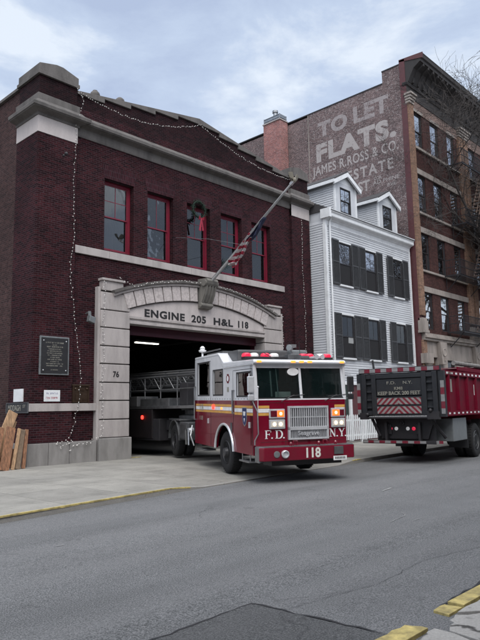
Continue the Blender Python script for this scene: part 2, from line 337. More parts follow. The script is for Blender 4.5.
# ------------------------------------------------------------------ object helpers
ORG = {}
def root(name, loc, label, cat, group=None, rz=0, rx=0, local=False):
    o = bpy.data.objects.new(name, None); COL.objects.link(o); o.location = loc; o.rotation_euler = (rx, 0, rz)
    o.empty_display_size = .2
    o['label'] = label; o['category'] = cat
    if group: o['group'] = group
    ORG[o] = Vector((0, 0, 0)) if local else Vector(loc)
    return o
def tag(o, label=None, cat=None, group=None, kind=None):
    for k, v in (('label', label), ('category', cat), ('group', group), ('kind', kind)):
        if v: o[k] = v
    return o
class MB:
    def __init__(s): s.v = []; s.f = []
    def add(s, vs, fs):
        n = len(s.v); s.v += [Vector(p) for p in vs]; s.f += [tuple(i+n for i in f) for f in fs]; return s
    def box(s, x0, x1, y0, y1, z0, z1):
        x0, x1 = sorted((x0, x1)); y0, y1 = sorted((y0, y1)); z0, z1 = sorted((z0, z1))
        return s.add([(x, y, z) for x in (x0, x1) for y in (y0, y1) for z in (z0, z1)],
                     [(0, 1, 3, 2), (4, 6, 7, 5), (0, 4, 5, 1), (2, 3, 7, 6), (0, 2, 6, 4), (1, 5, 7, 3)])
    def obox(s, c, ax, ay, az, hx, hy, hz):
        c = Vector(c); ax, ay, az = Vector(ax).normalized(), Vector(ay).normalized(), Vector(az).normalized()
        return s.add([c+ax*hx*i+ay*hy*j+az*hz*k for i in (-1, 1) for j in (-1, 1) for k in (-1, 1)],
                     [(0, 1, 3, 2), (4, 6, 7, 5), (0, 4, 5, 1), (2, 3, 7, 6), (0, 2, 6, 4), (1, 5, 7, 3)])
    def prism(s, poly, axis, a, b):
        """poly: 2d points in the other two axes (in xyz order); extruded along axis from a to b"""
        def P(p, t):
            l = list(p); l.insert(axis, t); return tuple(l)
        n = len(poly)
        vs = [P(p, a) for p in poly]+[P(p, b) for p in poly]
        fs = [tuple(range(n))[::-1], tuple(range(n, 2*n))]+[(i, (i+1) % n, n+(i+1) % n, n+i) for i in range(n)]
        return s.add(vs, fs)
    def tube(s, pts, r, n=8, r2=None):
        pts = [Vector(p) for p in pts]; m = len(pts)
        rs = r if isinstance(r, (list, tuple)) else [r+(0 if r2 is None else (r2-r)*i/(m-1)) for i in range(m)]
        vs = []; up = None
        for i, p in enumerate(pts):
            d = (pts[min(i+1, m-1)]-pts[max(i-1, 0)]).normalized()
            if up is None: up = d.orthogonal().normalized()
            up = (up-d*up.dot(d)).normalized(); sd = d.cross(up)
            for k in range(n):
                a = 2*pi*k/n; vs.append(p+(up*cos(a)+sd*sin(a))*rs[i])
        fs = [(i*n+k, i*n+(k+1) % n, (i+1)*n+(k+1) % n, (i+1)*n+k) for i in range(m-1) for k in range(n)]
        fs += [tuple(range(n))[::-1], tuple((m-1)*n+k for k in range(n))]
        return s.add(vs, fs)
    def lathe(s, c, axis, prof, n=24):
        """prof: (radius, height along axis) pairs"""
        c = Vector(c); a = Vector(axis).normalized(); u = a.orthogonal().normalized(); w_ = a.cross(u)
        vs = []
        for r, h in prof:
            for k in range(n):
                t = 2*pi*k/n; vs.append(c+a*h+(u*cos(t)+w_*sin(t))*r)
        m = len(prof)
        fs = [(i*n+k, i*n+(k+1) % n, (i+1)*n+(k+1) % n, (i+1)*n+k) for i in range(m-1) for k in range(n)]
        fs += [tuple(range(n))[::-1], tuple((m-1)*n+k for k in range(n))]
        return s.add(vs, fs)
    def ball(s, c, r, n=10, sz=1):
        prof = [(max(.001, r*sin(pi*i/6)), -r*cos(pi*i/6)*sz) for i in range(7)]
        return s.lathe(c, (0, 0, 1), prof, n)
    def mold(s, path, prof, flip=1):
        """profile of (out, z) swept round a plan polyline with mitres; out is to the right of travel * flip"""
        P = [Vector((x, y)) for x, y in path]; m = len(P); k = len(prof); vs = []
        for i, p in enumerate(P):
            ns = []
            if i > 0: d = (P[i]-P[i-1]).normalized(); ns.append(Vector((d.y, -d.x)))
            if i < m-1: d = (P[i+1]-P[i]).normalized(); ns.append(Vector((d.y, -d.x)))
            n = ns[0] if len(ns) == 1 else (ns[0]+ns[1])/(1+ns[0].dot(ns[1]))
            for o_, z in prof:
                q = p+n*o_*flip; vs.append((q.x, q.y, z))
        fs = [(i*k+j, (i+1)*k+j, (i+1)*k+(j+1) % k, i*k+(j+1) % k) for i in range(m-1) for j in range(k)]
        fs += [tuple(range(k)), tuple((m-1)*k+j for j in range(k))[::-1]]
        return s.add(vs, fs)
    def build(s, name, mat, parent=None, bevel=0, smooth=False, seg=2):
        me = bpy.data.meshes.new(name)
        org = ORG.get(parent, Vector((0, 0, 0))) if parent else Vector((0, 0, 0))
        c0 = Vector((0, 0, 0))
        if parent is None and s.v:
            xs = [v.x for v in s.v]; ys = [v.y for v in s.v]; zs = [v.z for v in s.v]
            c0 = Vector(((min(xs)+max(xs))/2, (min(ys)+max(ys))/2, min(zs)))
        me.from_pydata([tuple(v-org-c0) for v in s.v], [], s.f)
        bm = bmesh.new(); bm.from_mesh(me)
        bmesh.ops.recalc_face_normals(bm, faces=bm.faces)
        if bevel:
            es = [e for e in bm.edges if len(e.link_faces) == 2 and e.calc_face_angle(0) > .5]
            bmesh.ops.bevel(bm, geom=es, offset=bevel, segments=seg, affect='EDGES', profile=.6)
        bm.to_mesh(me); bm.free()
        if smooth:
            for p in me.polygons: p.use_smooth = True
            try: me.set_sharp_from_angle(angle=radians(38))
            except Exception: pass
        me.materials.append(mat)
        o = bpy.data.objects.new(name, me); COL.objects.link(o); o.location = c0
        if parent: o.parent = parent; ORG[o] = ORG[parent]
        return o
def box(name, mat, parent, *b, bevel=0): return MB().box(*b).build(name, mat, parent, bevel)

def text_mb(body, O, R_, U, width, height, depth=.006, weight=0, spacing=1.0, push=.004, slant=None, bold=0):
    """letters as thin raised shapes in the plane through O spanned by R_ (reading) and U (up), fitted to width x height"""
    cu_ = bpy.data.curves.new('lettering', 'FONT'); cu_.body = body; cu_.offset = weight; cu_.space_character = spacing; cu_.extrude = .5; cu_.resolution_u = 4; cu_.bevel_depth = bold; cu_.bevel_resolution = 0
    ob = bpy.data.objects.new('lettering', cu_); COL.objects.link(ob)
    dg = bpy.context.evaluated_depsgraph_get(); me = bpy.data.meshes.new_from_object(ob.evaluated_get(dg))
    bpy.data.objects.remove(ob)
    xs = [v.co.x for v in me.vertices]; ys = [v.co.y for v in me.vertices]
    x0, x1, y0, y1 = min(xs), max(xs), min(ys), max(ys)
    O, R_, U = Vector(O), Vector(R_).normalized(), Vector(U).normalized(); Nn = R_.cross(U)
    mb = MB()
    mb.add([O+R_*((v.co.x-x0)/(x1-x0)*width)+U*((v.co.y-y0)/(y1-y0)*height)+Nn*(push+depth*(v.co.z+.5)) for v in me.vertices], [tuple(p.vertices) for p in me.polygons])
    bpy.data.meshes.remove(me)
    return mb
def serif_mb(ch, O, R_, U, h, wd, depth=.006, push=.004):
    """roman capitals F D N Y and the full stop built from strokes with serifs"""
    O, R_, U = Vector(O), Vector(R_).normalized(), Vector(U).normalized(); Nn = R_.cross(U); mb = MB()
    def st(a, b, t):
        a = Vector(a); b = Vector(b); d = (b-a); l = d.length; d.normalize(); n = Vector((-d.y, d.x))
        q = [a+n*t/2, b+n*t/2, b-n*t/2, a-n*t/2]
        P = [O+R_*(p.x*wd)+U*(p.y*h)+Nn*push for p in q]; P2 = [p+Nn*depth for p in P]
        mb.add(P+P2, [(3, 2, 1, 0), (4, 5, 6, 7)]+[(i, (i+1) % 4, 4+(i+1) % 4, 4+i) for i in range(4)])
    T, t_ = .2, .08
    if ch == 'F':
        st((.2, 0), (.2, 1), T); st((0, .03), (.42, .03), .06); st((0, .97), (.95, .97), .07); st((.2, .52), (.7, .52), .07); st((.92, 1), (.92, .75), .06); st((.7, .4), (.7, .65), .06)
    if ch == 'D':
        st((.2, 0), (.2, 1), T); st((0, .03), (.5, .03), .06); st((0, .97), (.5, .97), .06)
        pr = [(.5+.42*sin(pi*i/10), .5+.47*cos(pi*i/10)) for i in range(11)]
        for i in range(10): st(pr[i], pr[i+1], .07+.14*sin(pi*(i+.5)/10))
    if ch == 'N':
        st((.18, 0), (.18, 1), t_); st((.85, 0), (.85, 1), t_); st((.15, 1), (.87, 0), T); st((0, .97), (.28, .97), .06); st((0, .03), (.36, .03), .06); st((.67, .97), (1.03, .97), .06)
    if ch == 'Y':
        st((.5, 0), (.5, .5), T); st((.5, .45), (.12, 1), T); st((.5, .45), (.88, 1), t_); st((-.02, .97), (.32, .97), .06); st((.7, .97), (1.04, .97), .06); st((.3, .03), (.7, .03), .06)
    if ch == '.': st((.1, 0), (.1, .15), .22)
    return mb
def merge(*ms):
    r = MB()
    for m in ms: r.add(m.v, m.f)
    return r
def wall_mb(u0, u1, z0, z1, t0, t1, holes, along='x'):
    """wall slab with rectangular holes; t0..t1 is the thickness range on the other axis"""
    us = sorted({u0, u1, *[h[0] for h in holes], *[h[1] for h in holes]}); zs = sorted({z0, z1, *[h[2] for h in holes], *[h[3] for h in holes]})
    mb = MB()
    def inhole(u, z): return any(h[0] < u < h[1] and h[2] < z < h[3] for h in holes)
    solid = {}
    for i in range(len(us)-1):
        for j in range(len(zs)-1):
            solid[i, j] = not inhole((us[i]+us[i+1])/2, (zs[j]+zs[j+1])/2)
    def q(a, b, c, d):
        f = (lambda p: (p[0], p[1], p[2])) if along == 'x' else (lambda p: (p[1], p[0], p[2]))
        mb.add([f(a), f(b), f(c), f(d)], [(0, 1, 2, 3)])
    for (i, j), s_ in solid.items():
        if not s_: continue
        a, b, c, d = us[i], us[i+1], zs[j], zs[j+1]
        q((a, t0, c), (b, t0, c), (b, t0, d), (a, t0, d)); q((a, t1, c), (a, t1, d), (b, t1, d), (b, t1, c))
        if not solid.get((i-1, j), False): q((a, t0, c), (a, t0, d), (a, t1, d), (a, t1, c))
        if not solid.get((i+1, j), False): q((b, t0, c), (b, t1, c), (b, t1, d), (b, t0, d))
        if not solid.get((i, j-1), False): q((a, t0, c), (a, t1, c), (b, t1, c), (b, t0, c))
        if not solid.get((i, j+1), False): q((a, t0, d), (b, t0, d), (b, t1, d), (a, t1, d))
    return mb
def weld_build(mb, name, mat, parent):
    o = mb.build(name, mat, parent)
    bm = bmesh.new(); bm.from_mesh(o.data); bmesh.ops.remove_doubles(bm, verts=bm.verts, dist=1e-4); bmesh.ops.recalc_face_normals(bm, faces=bm.faces); bm.to_mesh(o.data); bm.free()
    return o
def sash_window(parent, x0, x1, yf, z0, z1, fmat, depth=.2, fw=.07, muntins=(2, 2), lower=True, glass=None, room=True, sill=None, curtain_or_reflection=None, name='window'):
    """double-hung sash set back by depth behind the wall face yf (wall faces -y)"""
    y = yf+depth
    f = MB(); zm = (z0+z1)/2
    f.box(x0, x0+fw, y-.03, y+.09, z0, z1).box(x1-fw, x1, y-.03, y+.09, z0, z1).box(x0+fw, x1-fw, y-.03, y+.09, z1-fw, z1).box(x0+fw, x1-fw, y-.03, y+.09, z0, z0+fw*1.1)
    fr = f.build(name, fmat, parent, bevel=.006)
    a, b = x0+fw, x1-fw; t = .045
    s_ = MB()
    for lo, hi, yy in ((zm-.025, z1-fw, y), (z0+fw*1.1, zm+.02, y+.035)):
        s_.box(a, a+t, yy, yy+.03, lo, hi).box(b-t, b, yy, yy+.03, lo, hi).box(a+t, b-t, yy, yy+.03, hi-t, hi).box(a+t, b-t, yy, yy+.03, lo, lo+t)
    cols, rows = muntins
    halves = [(zm-.025, z1-fw, y)]+([(z0+fw*1.1, zm+.02, y+.035)] if lower else [])
    for lo, hi, yy in halves:
        for i in range(1, cols): xx = a+(b-a)*i/cols; s_.box(xx-.011, xx+.011, yy+.004, yy+.026, lo+t, hi-t)
        for j in range(1, rows): zz = lo+(hi-lo)*j/rows; s_.box(a+t, b-t, yy+.006, yy+.024, zz-.011, zz+.011)
    s_.build('sash', fmat, fr)
    g = MB().box(a+t-.005, b-t+.005, y+.012, y+.016, zm, z1-fw-t+.005).box(a+t-.005, b-t+.005, y+.047, y+.051, z0+fw, zm-.01)
    g.build('glass', glass or GLASS, fr)
    if room:
        MB().add([(x0, y+.09, z0), (x1, y+.09, z0), (x1, y+.09, z1), (x0, y+.09, z1), (x0, y+.9, z0), (x1, y+.9, z0), (x1, y+.9, z1), (x0, y+.9, z1)],
                 [(4, 5, 6, 7), (0, 1, 5, 4), (3, 2, 6, 7), (0, 3, 7, 4), (1, 2, 6, 5)]).build('room_backing', DARK, fr)
    if curtain_or_reflection:
        c = MB()
        for (cx0, cx1, cz0, cz1) in curtain_or_reflection:
            n = 10; X0, X1 = a+(b-a)*cx0, a+(b-a)*cx1; Z0, Z1 = z0+(z1-z0)*cz0, z0+(z1-z0)*cz1
            vs_ = []
            for i in range(n+1):
                xx = X0+(X1-X0)*i/n; yy = y+.16+.02*sin(i*2.1)
                vs_ += [(xx, yy, Z0), (xx, yy, Z1)]
            c.add(vs_, [(2*i, 2*i+2, 2*i+3, 2*i+1) for i in range(n)])
        c.build('curtain_or_reflection', CURT, fr)
    if sill: MB().box(x0-.06, x1+.06, yf-.07, y+.02, z0-.1, z0).build('sill', sill, fr, bevel=.008)
    return fr

# ================================================================== SETTING: ground, road, pavements
FZ = 17.6          # firehouse front plane
def curb_y(x):
    pts = [(-60, 3.4), (4.6, 9.62), (9.2, 10.22), (14, 10.62), (18.5, 10.95), (26, 11.5), (80, 15.5)]
    for (a, ya), (b, yb) in zip(pts, pts[1:]):
        if x <= b: return ya+(yb-ya)*(x-a)/(b-a)
    return pts[-1][1]
NEARY = 2.5
def grid_sheet(xs, rows):
    mb = MB(); n = len(rows)
    vs = [(x, *r(x)) for x in xs for r in rows]
    mb.add(vs, [(i*n+j, (i+1)*n+j, (i+1)*n+j+1, i*n+j+1) for i in range(len(xs)-1) for j in range(n-1)]); return mb
tag(MB().add([(-400, -400, -.4), (500, -400, -.4), (500, 500, -.4), (-400, 500, -.4)], [(0, 1, 2, 3)]).build('ground', plain('earth', (.1, .09, .08), .9)), kind='structure')
xs = [-60+i*2 for i in range(71)]
RZP = [(2.0, -.026), (2.45, -.026), (2.9, -.04), (4.0, -.072), (5.2, -.082), (6.5, -.084), (7.6, -.088)]
def road_z(y):
    for (a, za), (b, zb) in zip(RZP, RZP[1:]):
        if y <= b: return za+(zb-za)*max(0, y-a)/(b-a)
    return -.09
road = grid_sheet(xs, [(lambda x, p=p: p) for p in RZP]+[lambda x: (curb_y(x)-1.2, -.098), lambda x: (curb_y(x)+.05, -.105)])
tag(road.build('road', ASPH), kind='structure')
def edge_z(x):      # the kerb drops to the road in front of the engine bay
    if x < 8.6 or x > 16.4: return 0.0
    if x < 9.6: return -.085*(x-8.6)
    if x > 15.4: return -.085*(16.4-x)
    return -.085
xs2 = sorted(set([-60, -30, -10, 0, 4, 6, 7, 8]+[8.2+.2*i for i in range(46)]+[18, 20, 24, 30, 40, 60, 80]))
sw = grid_sheet(xs2, [lambda x: (curb_y(x)+.15, edge_z(x)), lambda x: (curb_y(x)+1.6, edge_z(x)*.6), lambda x: (14.4, 0), lambda x: (18.6, 0.0)])
tag(sw.build('sidewalk', CONC, smooth=True), kind='structure')
kb = grid_sheet(xs2, [lambda x: (curb_y(x), -.14), lambda x: (curb_y(x), edge_z(x)+.002), lambda x: (curb_y(x)+.15, edge_z(x)+.002)])
tag(kb.build('kerb', CONCK), kind='structure')
def painted_edge(x0, x1, n, wd=.07, name='yellow_kerb_marking'):
    mb = MB(); r_ = random.Random(3)
    vs = []
    for i in range(n+1):
        x = x0+(x1-x0)*i/n; w_ = wd*(.8+.35*noise.noise((x*2.3, 0, 0)))
        vs += [(x, curb_y(x)-.004, edge_z(x)-.02+.012*noise.noise((x*3, 4, 0))), (x, curb_y(x)-.004, edge_z(x)+.007), (x, curb_y(x)+w_, edge_z(x)+.007)]
    mb.add(vs, [(3*i+j, 3*i+3+j, 3*i+4+j, 3*i+1+j) for i in range(n) for j in (0, 1)])
    return tag(mb.build(name, YELLOW), kind='structure')
painted_edge(-20, 9.15, 90)
painted_edge(16.2, 16.7, 4, name='yellow_kerb_spot')
# dark gutter line of dirt along the far kerb
# near pavement, broken at the kerb
ns = MB()
ns.add([(-60, NEARY-.02, -.03), (80, NEARY-.02, -.03), (80, -4, -.03), (-60, -4, -.03)], [(0, 1, 2, 3)])
tag(ns.build('near_sidewalk_bed', ASPH), kind='structure')
def slab_poly(pts, z0, z1, name, mat):
    mb = MB(); mb.prism(pts, 2, z0, z1); return tag(mb.build(name, mat, bevel=.005), kind='structure')
def jag(p, q, n, a, seed):
    r_ = random.Random(seed); o_ = []
    for i in range(n):
        t = i/n; x = p[0]+(q[0]-p[0])*t; y = p[1]+(q[1]-p[1])*t
        o_.append((x+(r_.uniform(-a, a) if 0 < i else 0), y+(r_.uniform(-a, a) if 0 < i else 0)))
    return o_
slab_poly([(-60, 2.3), (3.9, 2.3), (3.95, -4), (-60, -4)], -.1, 0, 'near_sidewalk', CONC)
slab_poly(jag((3.93, 2.28), (4.42, 2.3), 5, .02, 1)+jag((4.42, 2.3), (4.3, 1.6), 4, .03, 2)+[(4.3, 1.6), (3.93, 1.55)], -.1, -.002, 'near_sidewalk_slab', CONCB)
slab_poly(jag((4.45, 2.2), (4.8, 2.33), 6, .02, 3)+jag((4.8, 2.32), (5.3, 2.0), 6, .03, 4)+jag((5.3, 2.0), (5.1, 1.5), 4, .02, 5)+[(5.1, 1.5), (4.33, 1.55)], -.1, -.004, 'near_sidewalk_slab', CONCB)
slab_poly(jag((4.86, 2.33), (5.9, 2.33), 6, .015, 6)+[(5.9, 2.33), (5.8, 1.5), (5.16, 1.5)]+jag((5.16, 1.5), (5.36, 2.0), 3, .02, 7)+jag((5.36, 2.0), (4.86, 2.3), 5, .02, 8), -.1, 0, 'near_sidewalk_slab', CONCB)
slab_poly([(5.92, 2.33), (80, 2.33), (80, 1.5), (5.82, 1.5)], -.1, 0, 'near_sidewalk_slab', CONC)
slab_poly([(3.97, 1.53), (80, 1.48), (80, -4), (3.97, -4)], -.1, .001, 'near_sidewalk_slab', CONCB)
slab_poly([(-60, 2.5), (3.86, 2.5), (3.86, 2.32), (-60, 2.32)], -.14, .002, 'near_kerb', CONCK)
slab_poly(jag((3.89, 2.33), (3.9, 2.5), 2, .01, 9)+jag((3.9, 2.5), (4.33, 2.49), 5, .015, 10)+jag((4.33, 2.49), (4.38, 2.33), 3, .02, 11)+[(4.38, 2.33)], -.14, .004, 'near_kerb_stone', YELLOW)
slab_poly(jag((4.78, 2.36), (4.8, 2.5), 2, .01, 12)+jag((4.8, 2.5), (5.0, 2.5), 3, .015, 13)+jag((5.0, 2.5), (5.02, 2.36), 3, .01, 14)+[(5.02, 2.36)], -.14, -.006, 'near_kerb_stone', YELLOW)
slab_poly([(5.05, 2.36), (5.05, 2.5), (6.6, 2.5), (6.6, 2.36)], -.14, .004, 'near_kerb_stone', YELLOW)
slab_poly([(6.62, 2.36), (6.62, 2.5), (80, 2.5), (80, 2.36)], -.14, .003, 'near_kerb', CONCK)
# darker asphalt patch in the near lane with its tarred seam
r_ = random.Random(21); pv = []; pys = [2.3+.08*i for i in range(18)]+[3.76]
for y in pys:
    t_ = (y-2.3)/1.46; xr = 4.13+.03*noise.noise((y*4, 0, 0))
    for k_ in range(9): pv.append((2.0+(xr-2.0)*k_/8, y+(.10*k_/8 if y > 3.7 else 0)+.012*noise.noise((k_*3.1, y*9, 2)), road_z(y)+.004))
tag(MB().add(pv, [(i*9+k_, i*9+k_+1, (i+1)*9+k_+1, (i+1)*9+k_) for i in range(len(pys)-1) for k_ in range(8)]).build('road_patch', ASPH2), kind='structure')
TAR = plain('tar seam', (.02, .02, .022), .5)
def crack(pts, w_, name='road_crack', mat=None, z=None, seed=0):
    r_ = random.Random(seed); P = []
    for a, b in zip(pts, pts[1:]):
        n = max(2, int((Vector(b)-Vector(a)).length/.12))
        for i in range(n): t = i/n; P.append((a[0]+(b[0]-a[0])*t+r_.uniform(-.02, .02), a[1]+(b[1]-a[1])*t+r_.uniform(-.02, .02)))
    P.append(pts[-1]); vs = []
    for i, p in enumerate(P):
        q = P[min(i+1, len(P)-1)]; o_ = P[max(i-1, 0)]; d = Vector((q[0]-o_[0], q[1]-o_[1])).normalized(); ww = w_*r_.uniform(.3, 1.2)*(0.2 if i in (0, len(P)-1) else 1)
        zz = (z if z is not None else road_z(p[1])+.008)
        vs += [(p[0]-d.y*ww/2, p[1]+d.x*ww/2, zz), (p[0]+d.y*ww/2, p[1]-d.x*ww/2, zz)]
    mb = MB().add(vs, [(2*i, 2*i+2, 2*i+3, 2*i+1) for i in range(len(P)-1)])
    return tag(mb.build(name, mat or TAR), kind='structure')
crack([(2.1, 3.77), (4.14, 3.86), (4.14, 2.51)], .028, 'road_seam', seed=1)
crack([(4.98, 2.53), (5.5, 2.56), (6.6, 2.54)], .03, 'kerb_gap', seed=2)
crack([(4.16, 3.5), (5.4, 3.3), (6.4, 3.42), (7.9, 3.1)], .006, 'road_crack', seed=33)
PAINTW = plain('worn white road paint', (.28, .28, .275), .8, dirt=.9, sc=14, var=.3)
crack([(11.15, 6.75), (11.75, 6.9)], .07, 'road_mark', PAINTW, seed=5, z=None)
crack([(8.2, 4.9), (8.9, 5.0), (9.2, 5.25)], .012, 'road_mark', PAINTW, seed=6, z=None)
crack([(8.4, 4.7), (9.0, 4.72)], .012, 'road_mark', PAINTW, seed=7, z=None)
crack([(4.3, 7.35), (4.42, 7.35)], .05, 'road_mark', PAINTW, seed=8, z=None)

# ================================================================== FIREHOUSE
fh = root('firehouse', (16.4, FZ, 0), 'maroon brick firehouse with arched limestone engine bay and five red windows', 'firehouse')
W1 = FZ+.12
WC = [16.4+d for d in (-3.83, -1.95, 0, 1.87, 3.75)]
WH = .625; WZ0, WZ1 = 7.1, 9.68
BX0, BX1 = 12.9, 19.98
R_ARC = 11.0
def arch_z(x, base=5.72, R_=R_ARC, c=16.44): return base-(R_-math.sqrt(R_*R_-(x-c)**2))
holes = [(c-WH, c+WH, WZ0, WZ1) for c in WC]+[(BX0-.05, BX1+.05, -.3, 5.0)]
weld_build(wall_mb(10.75, 22.2, 0, 11.9, W1, W1+.35, holes), 'front_wall', MB_RED, fh)
PX = (9.32, 10.75, 22.2, 23.56)
box('corner_pier', MB_RED, fh, PX[0], PX[1], FZ, FZ+1.42, .67, 11.8)
box('corner_pier', MB_RED, fh, PX[2], PX[3], FZ, FZ+1.42, 0, 11.8)
# side wall
box('side_wall', MB_SIDE, fh, 9.42, 9.8, FZ+1.42, 36, 0, 12.5)
MB().prism([(9.33, 12.5), (9.88, 12.5), (9.88, 12.58), (9.6, 12.68), (9.33, 12.6)], 1, FZ+1.42, 36).build('side_coping', STONE_D, fh)
box('side_wall', MB_SIDE, fh, 23.2, 23.5, FZ+1.42, 36, 0, 12.1)
box('rear_wall', MB_SIDE, fh, 9.8, 23.2, 35.7, 36, 0, 12.1)
box('roof', ROOFM, fh, 9.8, 23.2, FZ+.5, 35.7, 11.7, 11.85)
# base
MB().box(9.22, 11.62, FZ-.1, FZ+.6, -.1, .66).box(9.22, 9.5, FZ+.6, FZ+1.5, -.1, .66).build('granite_base', GRANITE, fh, bevel=.015)
MB().box(21.2, 23.58, FZ-.1, FZ+.6, -.1, .66).build('granite_base', GRANITE, fh, bevel=.015)
MB().box(10.62, 10.632, FZ-.104, FZ, 0, .66).box(9.9, 9.91, FZ-.104, FZ, 0, .66).build('base_joint', JOINT, fh)
# stone band at waist height, string course under the windows
MB().box(PX[0]-.03, 11.62, FZ-.03, FZ+.3, 1.62, 1.86).box(21.2, 23.57, FZ-.03, FZ+.3, 1.62, 1.86).build('stone_band', STONE, fh, bevel=.008)
sb_ = MB(); xx = 10.78
for wd_ in (1.36, 1.9, 1.9, 1.9, 1.88, 1.9):
    sb_.box(xx, min(xx+wd_-.008, 22.17), W1-.07, W1+.1, 6.80, 7.06); xx += wd_
sb_.build('string_course', STONE, fh, bevel=.01)
# soldier arches over the windows
for c in WC:
    n = 17; so_ = MB()
    for i in range(n):
        t0 = (i/n-.5)*2; t1 = ((i+.93)/n-.5)*2
        a0, a1 = c+t0*(WH+.02), c+t1*(WH+.02); b0, b1 = c+t0*(WH+.13), c+t1*(WH+.13)
        so_.prism([(a0, 9.68), (a1, 9.68), (b1, 10.16), (b0, 10.16)], 1, W1-.007, W1+.05)
    so_.build('window_lintel', SOLD, fh)
cur = [[(0, .85, .5, 1), (.15, .55, 0, .48)], [(0, 1, 0, 1)], [(0, .5, 0, .62)], [(.1, .9, .05, .35), (0, 1, .75, 1)], [(0, 1, .05, 1)]]  # lower panels of first and third windows stand in for pale reflections
for k, c in enumerate(WC):
    sash_window(fh, c-WH, c+WH, W1, WZ0, WZ1, RED_PAINT, depth=.25, fw=.1, muntins=(2, 2) if k != 1 else (2, 1), lower=False, glass=GLASSF, curtain_or_reflection=cur[k])
# pilaster friezes and main cornice
MB().mold([(PX[0], FZ+1.42), (PX[0], FZ), (PX[1], FZ)], [(-.1, 10.53), (.02, 10.53), (.02, 11.13), (-.1, 11.13)]).build('frieze', STONE_L, fh)
MB().mold([(PX[2], FZ), (PX[3], FZ)], [(-.1, 10.53), (.02, 10.53), (.02, 11.13), (-.1, 11.13)]).build('frieze', STONE_L, fh)
prof = [(-.2, 11.08), (.05, 11.08), (.06, 11.16), (.1, 11.18), (.29, 11.23), (.3, 11.25), (.33, 11.26), (.34, 11.36), (.3, 11.41), (.2, 11.46), (.14, 11.53), (.1, 11.58), (-.2, 11.62)]
MB().mold([(PX[0], FZ+1.42), (PX[0], FZ), (PX[1], FZ), (PX[1], W1), (PX[2], W1), (PX[2], FZ), (PX[3]+.02, FZ)], prof).build('cornice', STONE_D, fh)
for (a, b) in ((PX[0]-.06, PX[1]+.05), (PX[2]-.05, PX[3]+.02)):
    box('blocking_course', STONE_D, fh, a, b, FZ-.06, FZ+1.46, 11.585, 11.83, bevel=.012)
MB().mold([(PX[1], W1), (PX[2], W1)], [(-.1, 10.86), (.03, 10.86), (.05, 10.92), (.05, 11.1), (-.1, 11.1)]).build('architrave', STONE_D, fh)
# corner blocks above the cornice
for (a, b) in ((PX[0], PX[1]), (PX[2], PX[3])):
    box('attic_pier', MB_DARK, fh, a+.02, b-.02, FZ+.02, FZ+1.36, 11.8, 12.5)
    m = MB().box(a-.06, b+.03, FZ-.06, FZ+1.44, 12.5, 12.62)
    cx, cy = (a+b)/2, FZ+.69
    for k_ in (0, 1): pass
    m.prism([(a-.02, 12.62), (b-.0, 12.62), (b-.0, 12.86), (cx+.12, 13.03), (cx-.12, 13.03), (a-.02, 12.88)], 1, FZ-.025, FZ+1.4)
    m.build('pier_cap', STONE_D, fh, bevel=.01)
# gable parapet with overlapping coping stones
GA, GB, GAP = (10.73, 12.38), (22.2, 12.38), (16.45, 13.30)
MB().prism([(GA[0], 11.8), (GB[0], 11.8), (GB[0], GB[1]), (GAP[0], GAP[1]), (GA[0], GA[1])], 1, W1+.02, W1+.3).build('gable', MB_DARK, fh)
cp = MB()
for s_ in (-1, 1):
    e0 = GA if s_ < 0 else GB; n = 5
    for i in range(n):
        t0, t1 = i/n, (i+1)/n
        x0, z0 = e0[0]+(GAP[0]-e0[0])*t0, e0[1]+(GAP[1]-e0[1])*t0; x1, z1 = e0[0]+(GAP[0]-e0[0])*t1, e0[1]+(GAP[1]-e0[1])*t1
        cp.prism([(x0, z0-.0), (x1, z1-.15), (x1, z1+.1), (x0, z0+.1)], 1, W1-.05, W1+.34)
cp.build('gable_coping', STONE_D, fh, bevel=.012)
for x in (12.0, 13.1):
    MB().ball((x, 18.5, 13.06 if x < 12.5 else 13.2), .19, 14).tube([(x, 18.5, 11.9), (x, 18.5, 13.25)], .09, 10).build('roof_vent', STONE_D, fh, smooth=True)
# --- bay surround: rusticated piers, segmental arch, lettered panel
for (a, b) in ((11.72, BX0), (BX1, 21.16)):
    box('surround_pier', JOINT, fh, a+.03, b-.03, FZ-.02, FZ+.5, .7, 5.65)
    blk = MB(); zz = .74; hs = [.6, .62, .6, .62, .6, .62, .6, .62, .1]
    for h in hs:
        z1 = min(zz+h-.035, 5.62)
        if z1-zz > .05: blk.box(a, b, FZ-.1, FZ+.52, zz, z1)
        zz += h
    blk.build('rusticated_block', STONE, fh, bevel=.02)
    box('pier_base', GRANITE, fh, a-.06, b+.04, FZ-.2, FZ+.56, -.1, .72, bevel=.03)
box('surround_edge', STONE, fh, 11.62, 11.72, FZ-.06, FZ+.2, .66, 5.75, bevel=.01)
box('surround_edge', STONE, fh, 21.16, 21.26, FZ-.06, FZ+.2, .66, 5.75, bevel=.01)
